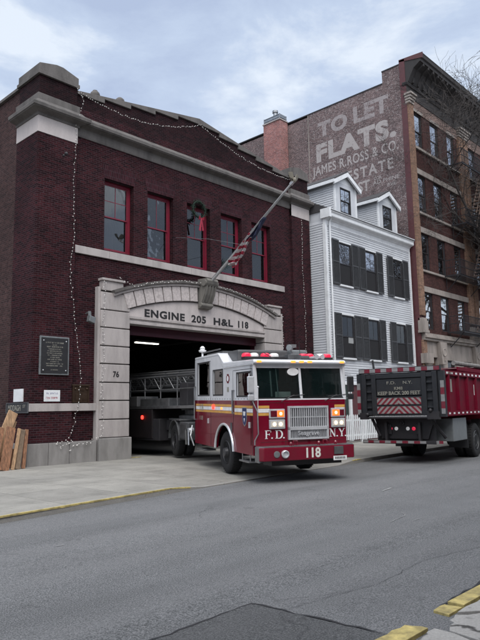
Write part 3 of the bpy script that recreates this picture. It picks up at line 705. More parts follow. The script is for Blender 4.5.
# panel
n = 28; xs_ = [BX0-.1+(BX1-BX0+.2)*i/n for i in range(n+1)]
MB().prism([(BX0-.1, 4.84), (BX1+.1, 4.84)]+[(x, arch_z(x)+.02) for x in reversed(xs_)], 1, FZ-.04, FZ+.4).build('name_panel', STONE_L, fh)
MB().mold([(BX0-.02, FZ-.04), (BX1+.02, FZ-.04)], [(-.4, 4.6), (.06, 4.6), (.06, 4.68), (.03, 4.7), (.03, 4.76), (.08, 4.78), (.08, 4.86), (-.4, 4.86)]).build('bay_lintel', STONE, fh)
cxa, cza = 16.44, 5.72-R_ARC
vj = MB(); vb = MB(); amax = math.asin((BX1+.12-16.44)/R_ARC); nv = 8
def pol(a, r_): return (cxa+r_*sin(a), cza+r_*cos(a))
for s_ in (-1, 1):
    for i in range(nv):
        a0 = s_*(.03+(amax-.03)*i/nv+.0018); a1 = s_*(.03+(amax-.03)*(i+1)/nv-.0018)
        P = [pol(a0, R_ARC), pol((a0+a1)/2, R_ARC), pol(a1, R_ARC), pol(a1, R_ARC+.55), pol((a0+a1)/2, R_ARC+.55), pol(a0, R_ARC+.55)]
        MB().prism(P, 1, FZ-.13, FZ+.3).build('voussoir', VERM, fh, bevel=.02)
def arc_band(r0, r1, y0, y1, am, name, mat, n=40, am0=None):
    mb = MB(); vs_ = []
    for i in range(n+1):
        a = -am+2*am*i/n
        for (r_, y) in ((r0, y0), (r1, y0), (r1, y1), (r0, y1)):
            p = pol(a, r_); vs_.append((p[0], y, p[1]))
    mb.add(vs_, [(4*i+j, 4*i+4+j, 4*i+4+(j+1) % 4, 4*i+(j+1) % 4) for i in range(n) for j in range(4)]+[(3, 2, 1, 0), (4*n, 4*n+1, 4*n+2, 4*n+3)])
    return mb.build(name, mat, fh)
arc_band(R_ARC-.03, R_ARC+.57, FZ-.08, FZ+.2, amax+.004, 'arch_backing', JOINT)
arc_band(R_ARC+.56, R_ARC+.66, FZ-.17, FZ+.1, amax+.035, 'arch_hood', STONE)
arc_band(R_ARC+.66, R_ARC+.76, FZ-.24, FZ+.1, amax+.035, 'arch_hood', STONE_D)
for (a, b) in ((11.78, 12.62), (20.26, 21.1)):
    box('shoulder_block', STONE, fh, a, b, FZ-.1, FZ+.3, 5.65, 5.98, bevel=.015)
    box('shoulder_cap', STONE, fh, a-.05, b+.04, FZ-.16, FZ+.3, 5.98, 6.06, bevel=.01)
# keystone console
ks = MB()
pr = [(0, 6.62), (-.5, 6.6), (-.56, 6.5), (-.52, 6.38), (-.44, 6.34), (-.42, 6.2), (-.36, 5.98), (-.26, 5.78), (-.2, 5.68), (-.22, 5.56), (-.16, 5.48), (0, 5.46)]
ks.prism([(FZ-.05+y, z) for y, z in pr], 0, 16.16, 16.74)
for i in range(4):
    x = 16.2+i*.15; ks.prism([(FZ-.07+y*1.04, z) for y, z in pr[4:9]]+[(FZ, 5.7), (FZ, 6.3)], 0, x, x+.06)
ks.tube([(16.1, FZ-.44, 6.42), (16.8, FZ-.44, 6.42)], .13, 14).tube([(16.14, FZ-.2, 5.6), (16.76, FZ-.2, 5.6)], .09, 12)
ks.build('keystone', stonemat('keystone stone', (.2, .19, .17), amt=.6), fh, bevel=.008)
# lettering
LZ, LH = 4.9, .29
for txt, x0, x1 in (('ENGINE', 13.58, 15.48), ('205', 15.82, 16.58), ('H&L', 17.0, 18.1), ('118', 18.4, 19.02)):
    text_mb(txt, (x0, FZ-.04, LZ), (1, 0, 0), (0, 0, 1), x1-x0, LH, weight=.035, spacing=1.12).build('bay_lettering', LETB, fh)
text_mb('76', (12.22, FZ-.1, 2.72), (1, 0, 0), (0, 0, 1), .24, .2, weight=.02).build('house_number', LETB, fh)
# bay interior: shell, floor, rolled door
box('bay_door', MAROON, fh, BX0-.02, BX1+.02, FZ+.42, FZ+.6, 4.28, 4.72)
MB().box(BX0-.1, BX0, FZ+.5, FZ+.75, 0, 4.8).box(BX1, BX1+.1, FZ+.5, FZ+.75, 0, 4.8).build('door_track', MAROON, fh)
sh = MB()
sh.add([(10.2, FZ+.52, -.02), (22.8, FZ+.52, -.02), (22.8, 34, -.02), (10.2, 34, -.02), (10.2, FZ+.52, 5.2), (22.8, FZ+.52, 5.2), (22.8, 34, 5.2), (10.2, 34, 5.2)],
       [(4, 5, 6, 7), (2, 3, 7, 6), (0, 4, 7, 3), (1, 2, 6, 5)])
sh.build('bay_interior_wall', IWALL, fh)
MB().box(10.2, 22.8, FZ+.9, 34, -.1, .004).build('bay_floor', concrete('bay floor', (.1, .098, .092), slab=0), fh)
tag(MB().box(12.98, 13.5, FZ+.0, FZ+.14, .004, .012).build('yellow_floor_line', YELLOW), kind='structure')
for (x, y) in ((15.9, 20.4), (15.9, 27.5)):  # the deeper tube is an added, unseen lamp for interior light
    lf = root('ceiling_light', (x, y, 4.32), 'lit fluorescent tube hanging just inside the engine bay door' if y < 22 else 'added unseen fluorescent tube deeper inside the dark engine bay', 'light', 'fluorescent tubes in the bay')
    box('housing', GREYM, lf, x-.62, x+.62, y-.09, y+.09, 4.36, 4.44)
    MB().tube([(x-.58, y-.04, 4.34), (x+.58, y-.04, 4.34)], .022, 8).tube([(x-.58, y+.04, 4.34), (x+.58, y+.04, 4.34)], .022, 8).build('tube', LAMPW, lf)
    MB().tube([(x-.4, y, 4.44), (x-.4, y, 5.2)], .008, 5).tube([(x+.4, y, 4.44), (x+.4, y, 5.2)], .008, 5).build('hanger', BLACKM, lf)

MB().tube([(10.9, FZ+1, 4.9), (10.9, 33, 4.9)], .06, 8).tube([(12.2, FZ+1, 4.75), (12.2, 33, 4.75)], .05, 8).tube([(19.8, FZ+1, 4.8), (19.8, 33, 4.8)], .06, 8).build('ceiling_pipe', GREYM, fh)
gr_ = root('gear_rack', (18.5, 33.5, 0), 'rack of helmets and coats along the far wall of the engine bay', 'rack')
MB().box(11, 22, 33.4, 33.7, 1.9, 1.96).box(11, 22, 33.4, 33.7, .3, .36).build('shelf', GREYM, gr_)
for i in range(12): MB().prism([(11.3+i*.9, .7), (11.8+i*.9, .7), (11.75+i*.9, 1.75), (11.35+i*.9, 1.75)], 1, 33.3, 33.5).build('coat', BLACKM, gr_, bevel=.03)
# things fixed on the firehouse front
pq = root('memorial_plaque', (10.07, FZ, 3.3), 'large black memorial plaque in a grey frame on the corner pier', 'plaque')
box('frame', LGREY, pq, 9.56, 10.58, FZ-.05, FZ, 2.74, 3.94, bevel=.012)
box('tablet', BLACKP, pq, 9.61, 10.53, FZ-.062, FZ-.05, 2.79, 3.89)
def tiny_writing(x0, x1, y, z, h, seed, depth=.002):
    """a line of letters too small to read: short upright strokes grouped into words"""
    r_ = random.Random(seed); mb = MB(); x = x0
    while x < x1-h*.4:
        if r_.random() < .16: x += h*.55; continue
        wd_ = h*r_.uniform(.45, .6); t = h*.16
        mb.box(x, x+t, y-depth, y-.0005, z, z+h)
        if r_.random() < .6: mb.box(x+t, x+wd_, y-depth, y-.0005, z+h-t, z+h)
        if r_.random() < .6: mb.box(x+t, x+wd_, y-depth, y-.0005, z+h*.42, z+h*.42+t)
        if r_.random() < .5: mb.box(x+t, x+wd_, y-depth, y-.0005, z, z+t)
        if r_.random() < .5: mb.box(x+wd_-t, x+wd_, y-depth-.0004, y-.0005, z+t, z+h-t)
        x += wd_+h*.22
    return mb
wl_ = [.62, .16, .56, .44, .5, .58, .5, .34, .5, .3, .58, .55, .26]
for i, wv in enumerate(wl_):
    tiny_writing(10.07-wv/2, 10.07+wv/2, FZ-.062, 3.72-i*.065-(.06 if i > 11 else 0), .042 if i in (0, 2) else .032, 50+i).build('inscription', LETG, pq)
MB().ball((9.68, FZ-.065, 3.8), .022, 8).ball((10.46, FZ-.065, 3.8), .022, 8).ball((9.68, FZ-.065, 2.88), .022, 8).ball((10.46, FZ-.065, 2.88), .022, 8).build('bolt', CHROME, pq)
wsn = root('white_sign', (10.1, FZ, 2.1), 'small white notice with red and grey lines under the black plaque', 'sign')
box('board', WHITE_T, wsn, 9.76, 10.31, FZ-.02, FZ, 1.92, 2.27, bevel=.006)
tiny_writing(9.84, 10.24, FZ-.02, 2.14, .06, 70).build('top_line', plain('grey letter', (.3, .3, .4), .5), wsn)
tiny_writing(9.83, 10.25, FZ-.02, 2.0, .06, 71).build('red_line', RIBBON, wsn)
bz = root('bronze_tablet', (11.1, FZ, 2.1), 'weathered bronze relief tablet with side columns beside the bay surround', 'plaque')
box('slab', BRONZE, bz, 10.74, 11.36, FZ-.03, FZ, 1.88, 2.44, bevel=.006)
MB().box(10.72, 11.38, FZ-.06, FZ, 2.40, 2.46).box(10.75, 10.79, FZ-.05, FZ, 1.88, 2.4).box(11.31, 11.35, FZ-.05, FZ, 1.88, 2.4).ball((10.84, FZ-.04, 2.32), .04, 8).ball((11.26, FZ-.04, 2.32), .04, 8).box(10.95, 11.17, FZ-.045, FZ, 2.26, 2.34).box(10.84, 11.02, FZ-.04, FZ, 1.96, 2.16).box(11.1, 11.26, FZ-.04, FZ, 1.96, 2.16).build('relief', BRONZE, bz, bevel=.006)
# street plate and notice on the side face of the pier
stp = root('street_name_plate', (9.32, 18.3, 1.7), 'black street name plate set in the side face of the corner pier', 'sign')
box('plate', BLACKP, stp, 9.28, 9.32, 17.66, 19.0, 1.60, 1.88)
MB().box(9.265, 9.29, 17.62, 17.66, 1.58, 1.9).box(9.265, 9.29, 19.0, 19.04, 1.58, 1.9).box(9.265, 9.29, 17.66, 19.0, 1.88, 1.9).box(9.265, 9.29, 17.66, 19.0, 1.58, 1.6).build('border', GREYM, stp)
text_mb('MIDDAGH', (9.28, 18.92, 1.65), (0, -1, 0), (0, 0, 1), .82, .18, weight=.01, depth=.003, push=.002).build('lettering', LETG, stp)
text_mb('ST', (9.28, 17.97, 1.74), (0, -1, 0), (0, 0, 1), .17, .09, depth=.003, push=.002).build('lettering', LETG, stp)
nb = MB().box(9.295, 9.32, 18.02, 18.62, 1.93, 2.32).build('notice_board', WHITE_T)
tag(nb, 'blank off-white notice above the black street name plate', 'sign')
# wall lamp
wl = root('wall_lamp', (11.25, FZ, 4.65), 'grey floodlight on a bracket between the plaque and the stone surround', 'lamp')
MB().tube([(11.2, FZ, 4.78), (11.2, FZ-.2, 4.82)], .025, 8).tube([(11.2, FZ-.2, 4.84), (11.22, FZ-.2, 4.66)], .055, 10).build('bracket', LGREY, wl)
MB().prism([(11.14, 4.5), (11.36, 4.44), (11.4, 4.64), (11.17, 4.7)], 1, FZ-.3, FZ-.12).build('lamp_head', LGREY, wl, bevel=.02)
br = MB().tube([(10.72, W1-.1, 9.95), (10.1, FZ-.45, 9.85)], .012, 6).ball((10.08, FZ-.45, 9.85), .06, 8).ball((10.02, FZ-.4, 9.78), .04, 8)
br.tube([(10.1, FZ-.45, 9.85), (10.1, FZ, 9.72)], .01, 6)
tag(br.build('iron_bracket', BLACKM), 'thin dark iron bracket high on the left corner pier', 'bracket')

# flagpole over the keystone with a furled flag
PB = Vector((16.45, FZ-.4, 6.42)); PT = Vector((16.45, 13.02, 9.34)); PD = (PT-PB).normalized()
fp = root('flagpole', tuple(PB), 'pale slanting flagpole rising from the keystone over the engine bay', 'flagpole')
MB().tube([PB, PB.lerp(PT, .5), PT], [.06, .055, .04], 12).build('pole', plain('pale pole paint', (.4, .4, .4), .45, dirt=.3), fp, smooth=True)
MB().obox(PT+PD*.06, PD, (1, 0, 0), PD.cross(Vector((1, 0, 0))), .08, .05, .05).build('truck_cap', CHROME, fp, bevel=.01)
eg = MB(); ec = PT+PD*.2
eg.ball(ec, .07, 8, 1.3)
for s_ in (-1, 1): eg.add([ec, ec+Vector((s_*.12, -.02, .26)), ec+Vector((s_*.3, .03, .22)), ec+Vector((s_*.22, .05, .06)), ec+Vector((s_*.08, .05, -.08)), ec+Vector((0, .06, 0))], [(0, 1, 2, 3), (0, 3, 4, 5), (0, 1, 5), (1, 2, 5), (2, 3, 5), (3, 4, 5)])
eg.build('eagle_finial', plain('weathered gilt', (.2, .18, .14), .5), fp)
MB().tube([PB+Vector((-.06, 0, .05)), PB.lerp(PT, .93)+Vector((-.06, 0, -.03))], .007, 5).build('halyard', LGREY, fp)
fl = MB(); rows, cols = 26, 15; vs_ = []
r_ = random.Random(5)
for i in range(rows):
    t = i/(rows-1); c = PB.lerp(PT, .27+.27*t)
    drop = (.20+.35*sin(pi*min(1, t*1.15))*(1-.5*t))*(1.25 if t < .3 else 1)
    for j in range(cols):
        a = j/(cols-1)
        ph = a*2*pi*2.5+t*5
        vs_.append(c+Vector((.085*sin(ph)+.03*sin(t*17+j), .06*cos(ph)*a+.02*sin(9*t), -.02-drop*a+.02*cos(ph*1.3))))
for i in range(rows-1):
    for j in range(cols-1): fl.f.append((i*cols+j, (i+1)*cols+j, (i+1)*cols+j+1, i*cols+j+1))
fl.v = vs_
fo = fl.build('furled_flag', FLAGR, smooth=True)
tag(fo, 'furled red and white striped flag with a dark blue end bunched on the pole', 'flag')
fo.modifiers.new('s', 'SOLIDIFY').thickness = .008
cn = MB(); vs2 = []
for i in range(12):
    t = i/11; c = PB.lerp(PT, .5+.2*t)
    for j in range(9):
        a = j/8; ph = a*2*pi*1.5+t*4
        vs2.append(c+Vector((.1*sin(ph), .09*cos(ph)*a, -.05-.26*a*sin(pi*min(1, t*.9+.15)))))
cn.v = vs2; cn.f = [(i*9+j, (i+1)*9+j, (i+1)*9+j+1, i*9+j+1) for i in range(11) for j in range(8)]
cno = cn.build('canton', plain('navy cloth', (.02, .025, .06), .8), None, smooth=True)
cno.modifiers.new('s', 'SOLIDIFY').thickness = .008
bpy.context.view_layer.update(); cno.parent = fo; cno.location = cno.location-fo.location

gw = MB().tube([(15.2, W1-.01, 8.15), (15.75, 16.5, 7.95), tuple(PB.lerp(PT, .42))], .006, 5).tube([(17.9, W1-.01, 8.1), tuple(PB.lerp(PT, .42))], .006, 5)
gw.build('guy_wire', LGREY, fp)
# wreath on the middle window
wr = root('wreath', (16.35, W1-.1, 9.45), 'round green christmas wreath with a red bow hung on the middle upper window', 'wreath')
wm = MB(); r_ = random.Random(9)
for i in range(900):
    a = r_.uniform(0, 2*pi); b = r_.uniform(0, 2*pi); rr = .33+.09*cos(b)*r_.uniform(.5, 1.2); c = Vector((16.35+rr*cos(a), W1-.08+.07*sin(b), 9.5+rr*sin(a)))
    d = Vector((r_.uniform(-1, 1), r_.uniform(-1, 1), r_.uniform(-1, 1))).normalized(); e_ = d.orthogonal()*.008
    wm.add([c-e_, c+e_, c+d*.07], [(0, 1, 2)])
wm.build('foliage', PINE, wr)
MB().tube([(16.35+.33*cos(2*pi*i/20), W1-.08, 9.5+.33*sin(2*pi*i/20)) for i in range(21)], .03, 8).build('ring', PINE, wr)
bw_ = MB()
bw_.add([(16.38, W1-.16, 9.13), (16.26, W1-.2, 9.22), (16.24, W1-.15, 9.04)], [(0, 1, 2)]).add([(16.38, W1-.16, 9.13), (16.52, W1-.2, 9.21), (16.53, W1-.15, 9.05)], [(0, 1, 2)])
bw_.add([(16.36, W1-.16, 9.14), (16.42, W1-.17, 9.14), (16.36, W1-.16, 8.6), (16.26, W1-.15, 8.62)], [(0, 1, 2, 3)]).add([(16.38, W1-.17, 9.14), (16.43, W1-.16, 9.14), (16.52, W1-.15, 8.66), (16.43, W1-.16, 8.62)], [(0, 1, 2, 3)])
bo = bw_.build('bow', RIBBON, wr); bo.modifiers.new('s', 'SOLIDIFY').thickness = .01
# small wreath / greenery seen in the fourth window
wm = MB()
for i in range(300):
    c = Vector((18.05+r_.gauss(0, .12), W1+.1+r_.uniform(0, .05), 7.6+r_.gauss(0, .12))); d = Vector((r_.uniform(-1, 1), r_.uniform(-1, 1), r_.uniform(-.5, 1))).normalized(); e_ = d.orthogonal()*.008
    wm.add([c-e_, c+e_, c+d*.08], [(0, 1, 2)])
tag(wm.build('greenery_spray', PINE), 'small evergreen spray at the sill of the fourth upper window', 'greenery')
# string lights
bulb_mesh = None
def string_lights(pts, n, label, seed, wob=.03, group='christmas string lights on the firehouse'):
    global bulb_mesh
    r_ = random.Random(seed)
    P = [Vector(p) for p in pts]; seg = [(P[i+1]-P[i]).length for i in range(len(P)-1)]; tot = sum(seg)
    def at(t):
        d = t*tot
        for i, s_ in enumerate(seg):
            if d <= s_ or i == len(seg)-1: return P[i].lerp(P[i+1], d/s_)
            d -= s_
    rt_ = root('string_lights', tuple(P[0]), label, 'string lights', group)
    pp_ = [at(i/n)+Vector((r_.uniform(-wob, wob), r_.uniform(-wob*.3, 0), r_.uniform(-wob, wob))) for i in range(n+1)]
    MB().tube(pp_, .0035, 4).build('cord', plain('cord', (.12, .12, .11), .6) if 'cord' not in bpy.data.materials else bpy.data.materials['cord'], rt_)
    if bulb_mesh is None:
        bo = MB().lathe((0, 0, 0), (0, 0, 1), [(.002, -.02), (.012, -.011), (.0135, 0), (.01, .012), (.002, .02)], 7).build('bulb', BULB); bulb_mesh = bo.data; bpy.data.objects.remove(bo)
    for p in pp_[1:]:
        b = bpy.data.objects.new('bulb', bulb_mesh); COL.objects.link(b); b.parent = rt_; b.location = p-P[0]; b.rotation_euler = (r_.uniform(-1, 1), r_.uniform(-1, 1), 0)
def swag(a, b, sag, n=10): return [Vector(a).lerp(Vector(b), i/n)-Vector((0, 0, sag*4*(i/n)*(1-i/n))) for i in range(n+1)]
YW = W1-.06
string_lights([(10.62, FZ-.1, 12.5), (10.63, FZ-.5, 11.85), (10.64, FZ-.5, 11.7), (10.66, FZ-.06, 11.1), (10.68, FZ-.06, 10.5), (10.6, FZ-.04, 9), (10.7, FZ-.04, 7.2), (10.55, FZ-.04, 6.2), (10.66, FZ-.04, 5.2), (10.9, FZ-.04, 3.6), (11.02, FZ-.05, 2.8), (10.96, FZ-.06, 2.0), (10.8, FZ-.06, 1.2), (10.62, FZ-.06, .8)], 95,
              'string of white bulbs hanging down the left corner pier past the plaque', 1, .03)
string_lights(swag((10.62, YW, 12.5), (16.45, YW-.03, 13.1), .55), 62, 'string of white bulbs sagging along the left half of the gable', 2, .025)
string_lights(swag((16.45, YW-.03, 13.1), (22.4, YW, 12.3), .35), 62, 'string of white bulbs sagging along the right half of the gable', 3, .025)
string_lights([(11.8, FZ-.2, 6.0), (11.78, FZ-.14, 5), (11.82, FZ-.14, 3.4), (11.76, FZ-.14, 2.0), (11.8, FZ-.15, 1.2), (11.7, FZ-.26, .8), (11.3, FZ-.14, .62), (11.0, FZ-.14, .55), (10.6, FZ-.14, .58), (10.3, FZ-.14, .5), (10.1, FZ-.13, .66), (10.5, FZ-.12, .7), (10.75, FZ-.14, .62), (10.6, FZ-.14, .35)], 90,
              'string of white bulbs down the left stone pier and looped over the granite base', 4, .05)
string_lights([(12.2, FZ-.26, 6.1)]+[(pol(a, R_ARC+.7)[0], FZ-.28, pol(a, R_ARC+.7)[1]) for a in [(-.3+.6*i/12) for i in range(13)]]+[(21.1, FZ-.18, 5.6), (21.2, FZ-.15, 4.2)], 90, 'string of white bulbs laid along the stone arch over the engine bay', 5, .04)
string_lights([(22.9, FZ-.06, 10.5), (22.85, FZ-.05, 8), (22.95, FZ-.05, 6), (22.9, FZ-.05, 3)], 70, 'string of white bulbs hanging down the right corner pier', 6, .03)

# lumber leaning on the side wall by the corner
def plank(p, q, wd_, th, mat, label, up=(0, 1, 0)):
    p, q = Vector(p), Vector(q); d = (q-p); l = d.length; d.normalize(); a = d.cross(Vector(up)).normalized(); b_ = d.cross(a)
    mb = MB().obox((0, 0, l/2), (1, 0, 0), (0, 1, 0), (0, 0, 1), wd_/2, th/2, l/2)
    R3 = Matrix((a, b_, d)).transposed()
    mb.v = [R3 @ v+p for v in mb.v]
    o = mb.build('plank', mat, bevel=.004)
    tag(o, label, 'plank', 'planks leaning by the corner')
plank((8.28, 17.0, .0), (8.62, 17.34, 1.18), .27, .05, WOODA, 'wide reddish plank leaning leftmost in the stack by the granite base')
plank((8.56, 17.06, .0), (8.86, 17.32, 1.14), .09, .05, WOODB, 'narrow pale plank edge in front of the wide reddish plank', )
plank((8.72, 17.1, .0), (9.0, 17.38, 1.1), .14, .06, WOODC, 'weathered grey plank leaning near the granite base')
plank((8.93, 17.16, .0), (9.13, 17.4, 1.1), .1, .06, WOODA, 'brown plank leaning hard against the granite base corner')
plank((7.9, 16.98, .0), (8.3, 17.4, 1.2), .3, .05, WOODA, 'broad brown plank cut off by the left edge of the photo')
plank((8.1, 17.5, .0), (8.9, 17.8, 1.62), .3, .05, WOODB, 'taller tan board standing behind the leaning planks')
plank((8.55, 17.75, .0), (8.98, 17.85, 1.35), .12, .05, WOODB, 'short tan offcut sticking up behind the planks')
plank((8.3, 18.3, .0), (9.0, 19.1, 2.6), .09, .06, WOODC, 'long dark rough pole leaning on the brick behind the lumber')
plank((8.05, 18.2, .0), (8.8, 19.0, 2.3), .06, .05, WOODC, 'thin dark rough stick beside the long leaning pole')
tag(MB().box(7.2, 8.9, 17.6, 18.1, 0, .55).build('lumber_crate', WOODA, bevel=.01), 'low timber crate on the pavement behind the leaning planks', 'crate')

# ================================================================== WHITE FRAME HOUSE
HY = 16.74; HX0, HX1 = 23.6, 31.75
wh = root('clapboard_house', (27.7, HY, 0), 'white clapboard house with charcoal shutters and two gabled dormers', 'house')
def clap_front(x0, x1, y, z0, z1, exp=.118):
    mb = MB(); n = int(round((z1-z0)/exp)); h = (z1-z0)/n
    for i in range(n):
        a = z0+i*h; mb.prism([(y-.028, a), (y-.006, a+h+.01), (y+.06, a+h+.01), (y+.06, a)], 0, x0, x1)
    return mb
def clap_side(y0, y1, x, z0, z1, exp=.118, s_=-1):
    mb = MB(); n = int(round((z1-z0)/exp)); h = (z1-z0)/n
    for i in range(n):
        a = z0+i*h; mb.prism([(x+s_*.028, a), (x+s_*.006, a+h+.01), (x-s_*.06, a+h+.01), (x-s_*.06, a)], 1, y0, y1)
    return mb
E0 = 10.25
clap_front(HX0+.15, HX1-.12, HY, 2.72, E0).build('front_wall', WHITE, wh)
clap_side(HY+.12, 30, HX0+.06, 2.72, 10.4).build('side_wall', WHITE, wh)
MB().box(HX0, HX0+.15, HY-.05, HY+.12, 2.72, E0).box(HX1-.12, HX1, HY-.05, HY+.12, 2.72, E0).build('corner_board', WHITE_T, wh)
MB().box(HX0+.1, HX1, HY+.07, HY+13, 0, 2.72).box(HX0+.14, HX1, HY+.1, HY+13, 2.72, 10.3).build('wall_core', DARK, wh)
box('basement_wall', APT_RED, wh, HX0+.05, HX1, HY-.02, HY+.07, 0, 2.72)
MB().box(HX0+.2, HX0+1.3, HY-.08, HY-.02, .3, 2.6).box(26.3, 27.5, HY-.08, HY-.02, .2, 2.55).build('entry_door', plain('black green door', (.02, .035, .03), .5), wh, bevel=.01)
MB().box(HX0+1.32, HX0+1.5, HY-.16, HY-.02, 0, 2.72).box(26.1, 26.28, HY-.14, HY-.02, 0, 2.7).box(27.52, 27.7, HY-.14, HY-.02, 0, 2.7).box(HX0, HX1, HY-.1, HY-.02, 2.62, 2.74).build('door_casing', WHITE_T, wh, bevel=.01)
sash_window(wh, 28.3, 29.3, HY-.02, .9, 2.3, BLACKM, depth=-.05, room=False)
ev = [(-.1, 10.2), (.04, 10.2), (.05, 10.42), (.1, 10.46), (.12, 10.5), (.3, 10.56), (.32, 10.6), (.32, 10.74), (.38, 10.8), (.4, 10.9), (-.1, 10.98)]
MB().mold([(HX0+.02, HY), (HX1, HY)], ev).build('eave_cornice', WHITE_T, wh)
MB().mold([(HX0+.02, HY+.16), (HX0+.02, HY-.38)], [(-.05, 10.5), (.1, 10.5), (.1, 10.95), (-.05, 10.98)]).build('eave_return', WHITE_T, wh)
MB().tube([(HX0+.04, HY-.34, 10.86), (HX1, HY-.34, 10.84)], .06, 8).build('gutter', GREYM, wh)
MB().tube([(HX0+.34, HY-.3, 10.8), (HX0+.3, HY-.1, 10.35), (HX0+.3, HY-.1, 2.8), (HX0+.3, HY-.1, .1)], .045, 8).build('downspout', WHITE_T, wh)
# roof: low front slope up to a ridge
rz0, rzr, ryr = 10.95, 13.35, HY+4.6
MB().prism([(HY-.3, rz0-.06), (HY-.3, rz0), (ryr, rzr), (HY+9.5, rz0), (HY+9.5, rz0-.06)], 0, HX0+.02, HX1-.01).build('roof', ROOFM, wh)
MB().prism([(HY+.1, 10.4), (HY+.1, 10.97), (ryr, rzr-.06), (HY+9.3, 10.95), (HY+9.3, 10.4)], 0, HX0+.08, HX0+.2).build('gable_wall', WHITE, wh)
SHZ = {}
def shuttered(x0, x1, z0, z1, sw_, cv):
    f = MB().box(x0, x1, HY-.09, HY-.02, z1, z1+.09).box(x0-.04, x1+.04, HY-.13, HY-.02, z0-.08, z0)
    f.build('window_casing', WHITE_T, wh, bevel=.005)
    sash_window(wh, x0, x1, HY, z0, z1, BLACKM, depth=-.05, fw=.05, muntins=(2, 1), lower=False, glass=GLASSS if z0 > 6 else GLASS, room=False, curtain_or_reflection=None)
    bk = MB().box(x0+.02, x1-.02, HY-.0305, HY-.0295, z0, z1).build('dark_backing', DARK, wh)
    if cv:
        for (a, b_, c_, d_) in cv: MB().box(x0+(x1-x0)*a, x0+(x1-x0)*b_, HY-.037, HY-.033, z0+(z1-z0)*c_, z0+(z1-z0)*d_).build('curtain_or_reflection', CURT, wh)
def shutter(x0, x1, z0, z1):
    m = MB(); y = HY-.13; t = .05; zm = (z0+z1)/2
    m.box(x0, x0+t, y, y+.04, z0, z1).box(x1-t, x1, y, y+.04, z0, z1)
    for (a, b_) in ((z0, z0+.07), (zm-.03, zm+.03), (z1-.07, z1)): m.box(x0+t, x1-t, y, y+.04, a, b_)
    n = 26
    for i in range(n):
        for (lo, hi) in ((z0+.07, zm-.03), (zm+.03, z1-.07)):
            a = lo+(hi-lo)*i/n; h = (hi-lo)/n; m.prism([(y+.006, a), (y+.03, a+h*.9), (y+.035, a+h*.9), (y+.011, a)], 0, x0+t, x1-t)
    m.box(x0+t, x1-t, y+.032, y+.038, z0+.07, z1-.07)
    m.build('shutter', SHUT, wh)
for (z0, z1, lo) in ((7.42, 9.52, 0), (3.9, 5.95, 1)):
    for k, (x0, x1, xl, xr) in enumerate(((24.6, 25.66, 24.0, 26.26), (26.93, 27.98, 26.33, 28.58), (29.68, 30.72, 29.08, 31.32))):
        cv = [] if not lo else [[(.55, .95, .35, 1)], [(.1, .5, .55, .95)], []][k]
        shuttered(x0, x1, z0, z1, .55, cv)
        shutter(xl, x0-.02, z0-.02, z1+.06); shutter(x1+.02, xr, z0-.02, z1+.06)
# dormers
def dormer(x0, x1):
    y = HY+.32; zb, ze, za = 11.02, 12.85, 13.42; cx = (x0+x1)/2; dep = 4.2
    w0, w1, wz0, wz1 = cx-.47, cx+.47, 11.3, 12.62
    f = wall_mb(x0, x1, zb, ze, y, y+.08, [(w0, w1, wz0, wz1)])
    d = weld_build(f, 'dormer', WHITE, wh)
    MB().prism([(x0, ze), (x1, ze), (cx, za-.05)], 1, y, y+.08).build('pediment', WHITE_T, d)
    for s_, xx in ((-1, x0), (1, x1)):
        mb = MB(); n = 16; h = (ze-zb)/n
        for i in range(n):
            a = zb+i*h
            yend = min(y+dep, HY-.3+(a+h-rz0)/(rzr-rz0)*(ryr-HY+.3)+.4)
            mb.prism([(xx+s_*.026, a), (xx+s_*.004, a+h+.008), (xx-s_*.05, a+h+.008), (xx-s_*.05, a)], 1, y+.02, max(yend, y+.3))
        mb.build('cheek', WHITE, d)
    MB().box(x0-.03, x0+.1, y-.03, y+.05, zb, ze).box(x1-.1, x1+.03, y-.03, y+.05, zb, ze).build('corner_board', WHITE_T, d)
    ov = .22
    rf = MB()
    for s_ in (-1, 1):
        xe = cx+s_*((x1-x0)/2+ov); zE = ze-.08
        rf.prism([(cx, za+.02), (xe, zE+.02), (xe, zE+.1), (cx, za+.11)], 1, y-.2, y+dep)
    rf.build('dormer_roof', ROOFM, d)
    bg_ = MB()
    for s_ in (-1, 1):
        xe = cx+s_*((x1-x0)/2+ov); zE = ze-.08
        bg_.prism([(cx, za-.2), (xe, zE-.2), (xe, zE+.03), (cx, za+.03)], 1, y-.22, y-.12)
    for s_ in (-1, 1):
        xe = cx+s_*((x1-x0)/2+ov); bg_.box(xe-.05, xe+.03, y-.2, y+dep-.6, ze-.2, ze-.04) if s_ < 0 else bg_.box(xe-.03, xe+.05, y-.2, y+dep-.6, ze-.2, ze-.04)
    bg_.build('bargeboard', WHITE_T, d)
    sash_window(d, w0, w1, y, wz0, wz1, BLACKM, depth=.02, fw=.05, muntins=(2, 1), lower=True, glass=GLASSS)
dormer(25.0, 26.95); dormer(29.1, 31.05)
# picket fence
pf = root('picket_fence', (27.5, 16.0, 0), 'white picket fence in front of the clapboard house behind the trucks', 'fence')
m = MB(); x = 22.6
while x < 31.6:
    yy = 15.95
    m.prism([(x, .12), (x+.085, .12), (x+.085, 1.16), (x+.0425, 1.24), (x, 1.16)], 1, yy, yy+.022); x += .155
m.build('pickets', WHITE_T, pf)
MB().box(22.6, 31.6, 15.975, 16.01, .28, .36).box(22.6, 31.6, 15.975, 16.01, .95, 1.03).build('rail', WHITE_T, pf)
for x in (22.55, 24.9, 27.2, 29.5, 31.6): MB().box(x-.05, x+.05, 15.98, 16.08, 0, 1.3).build('post', WHITE_T, pf, bevel=.01)

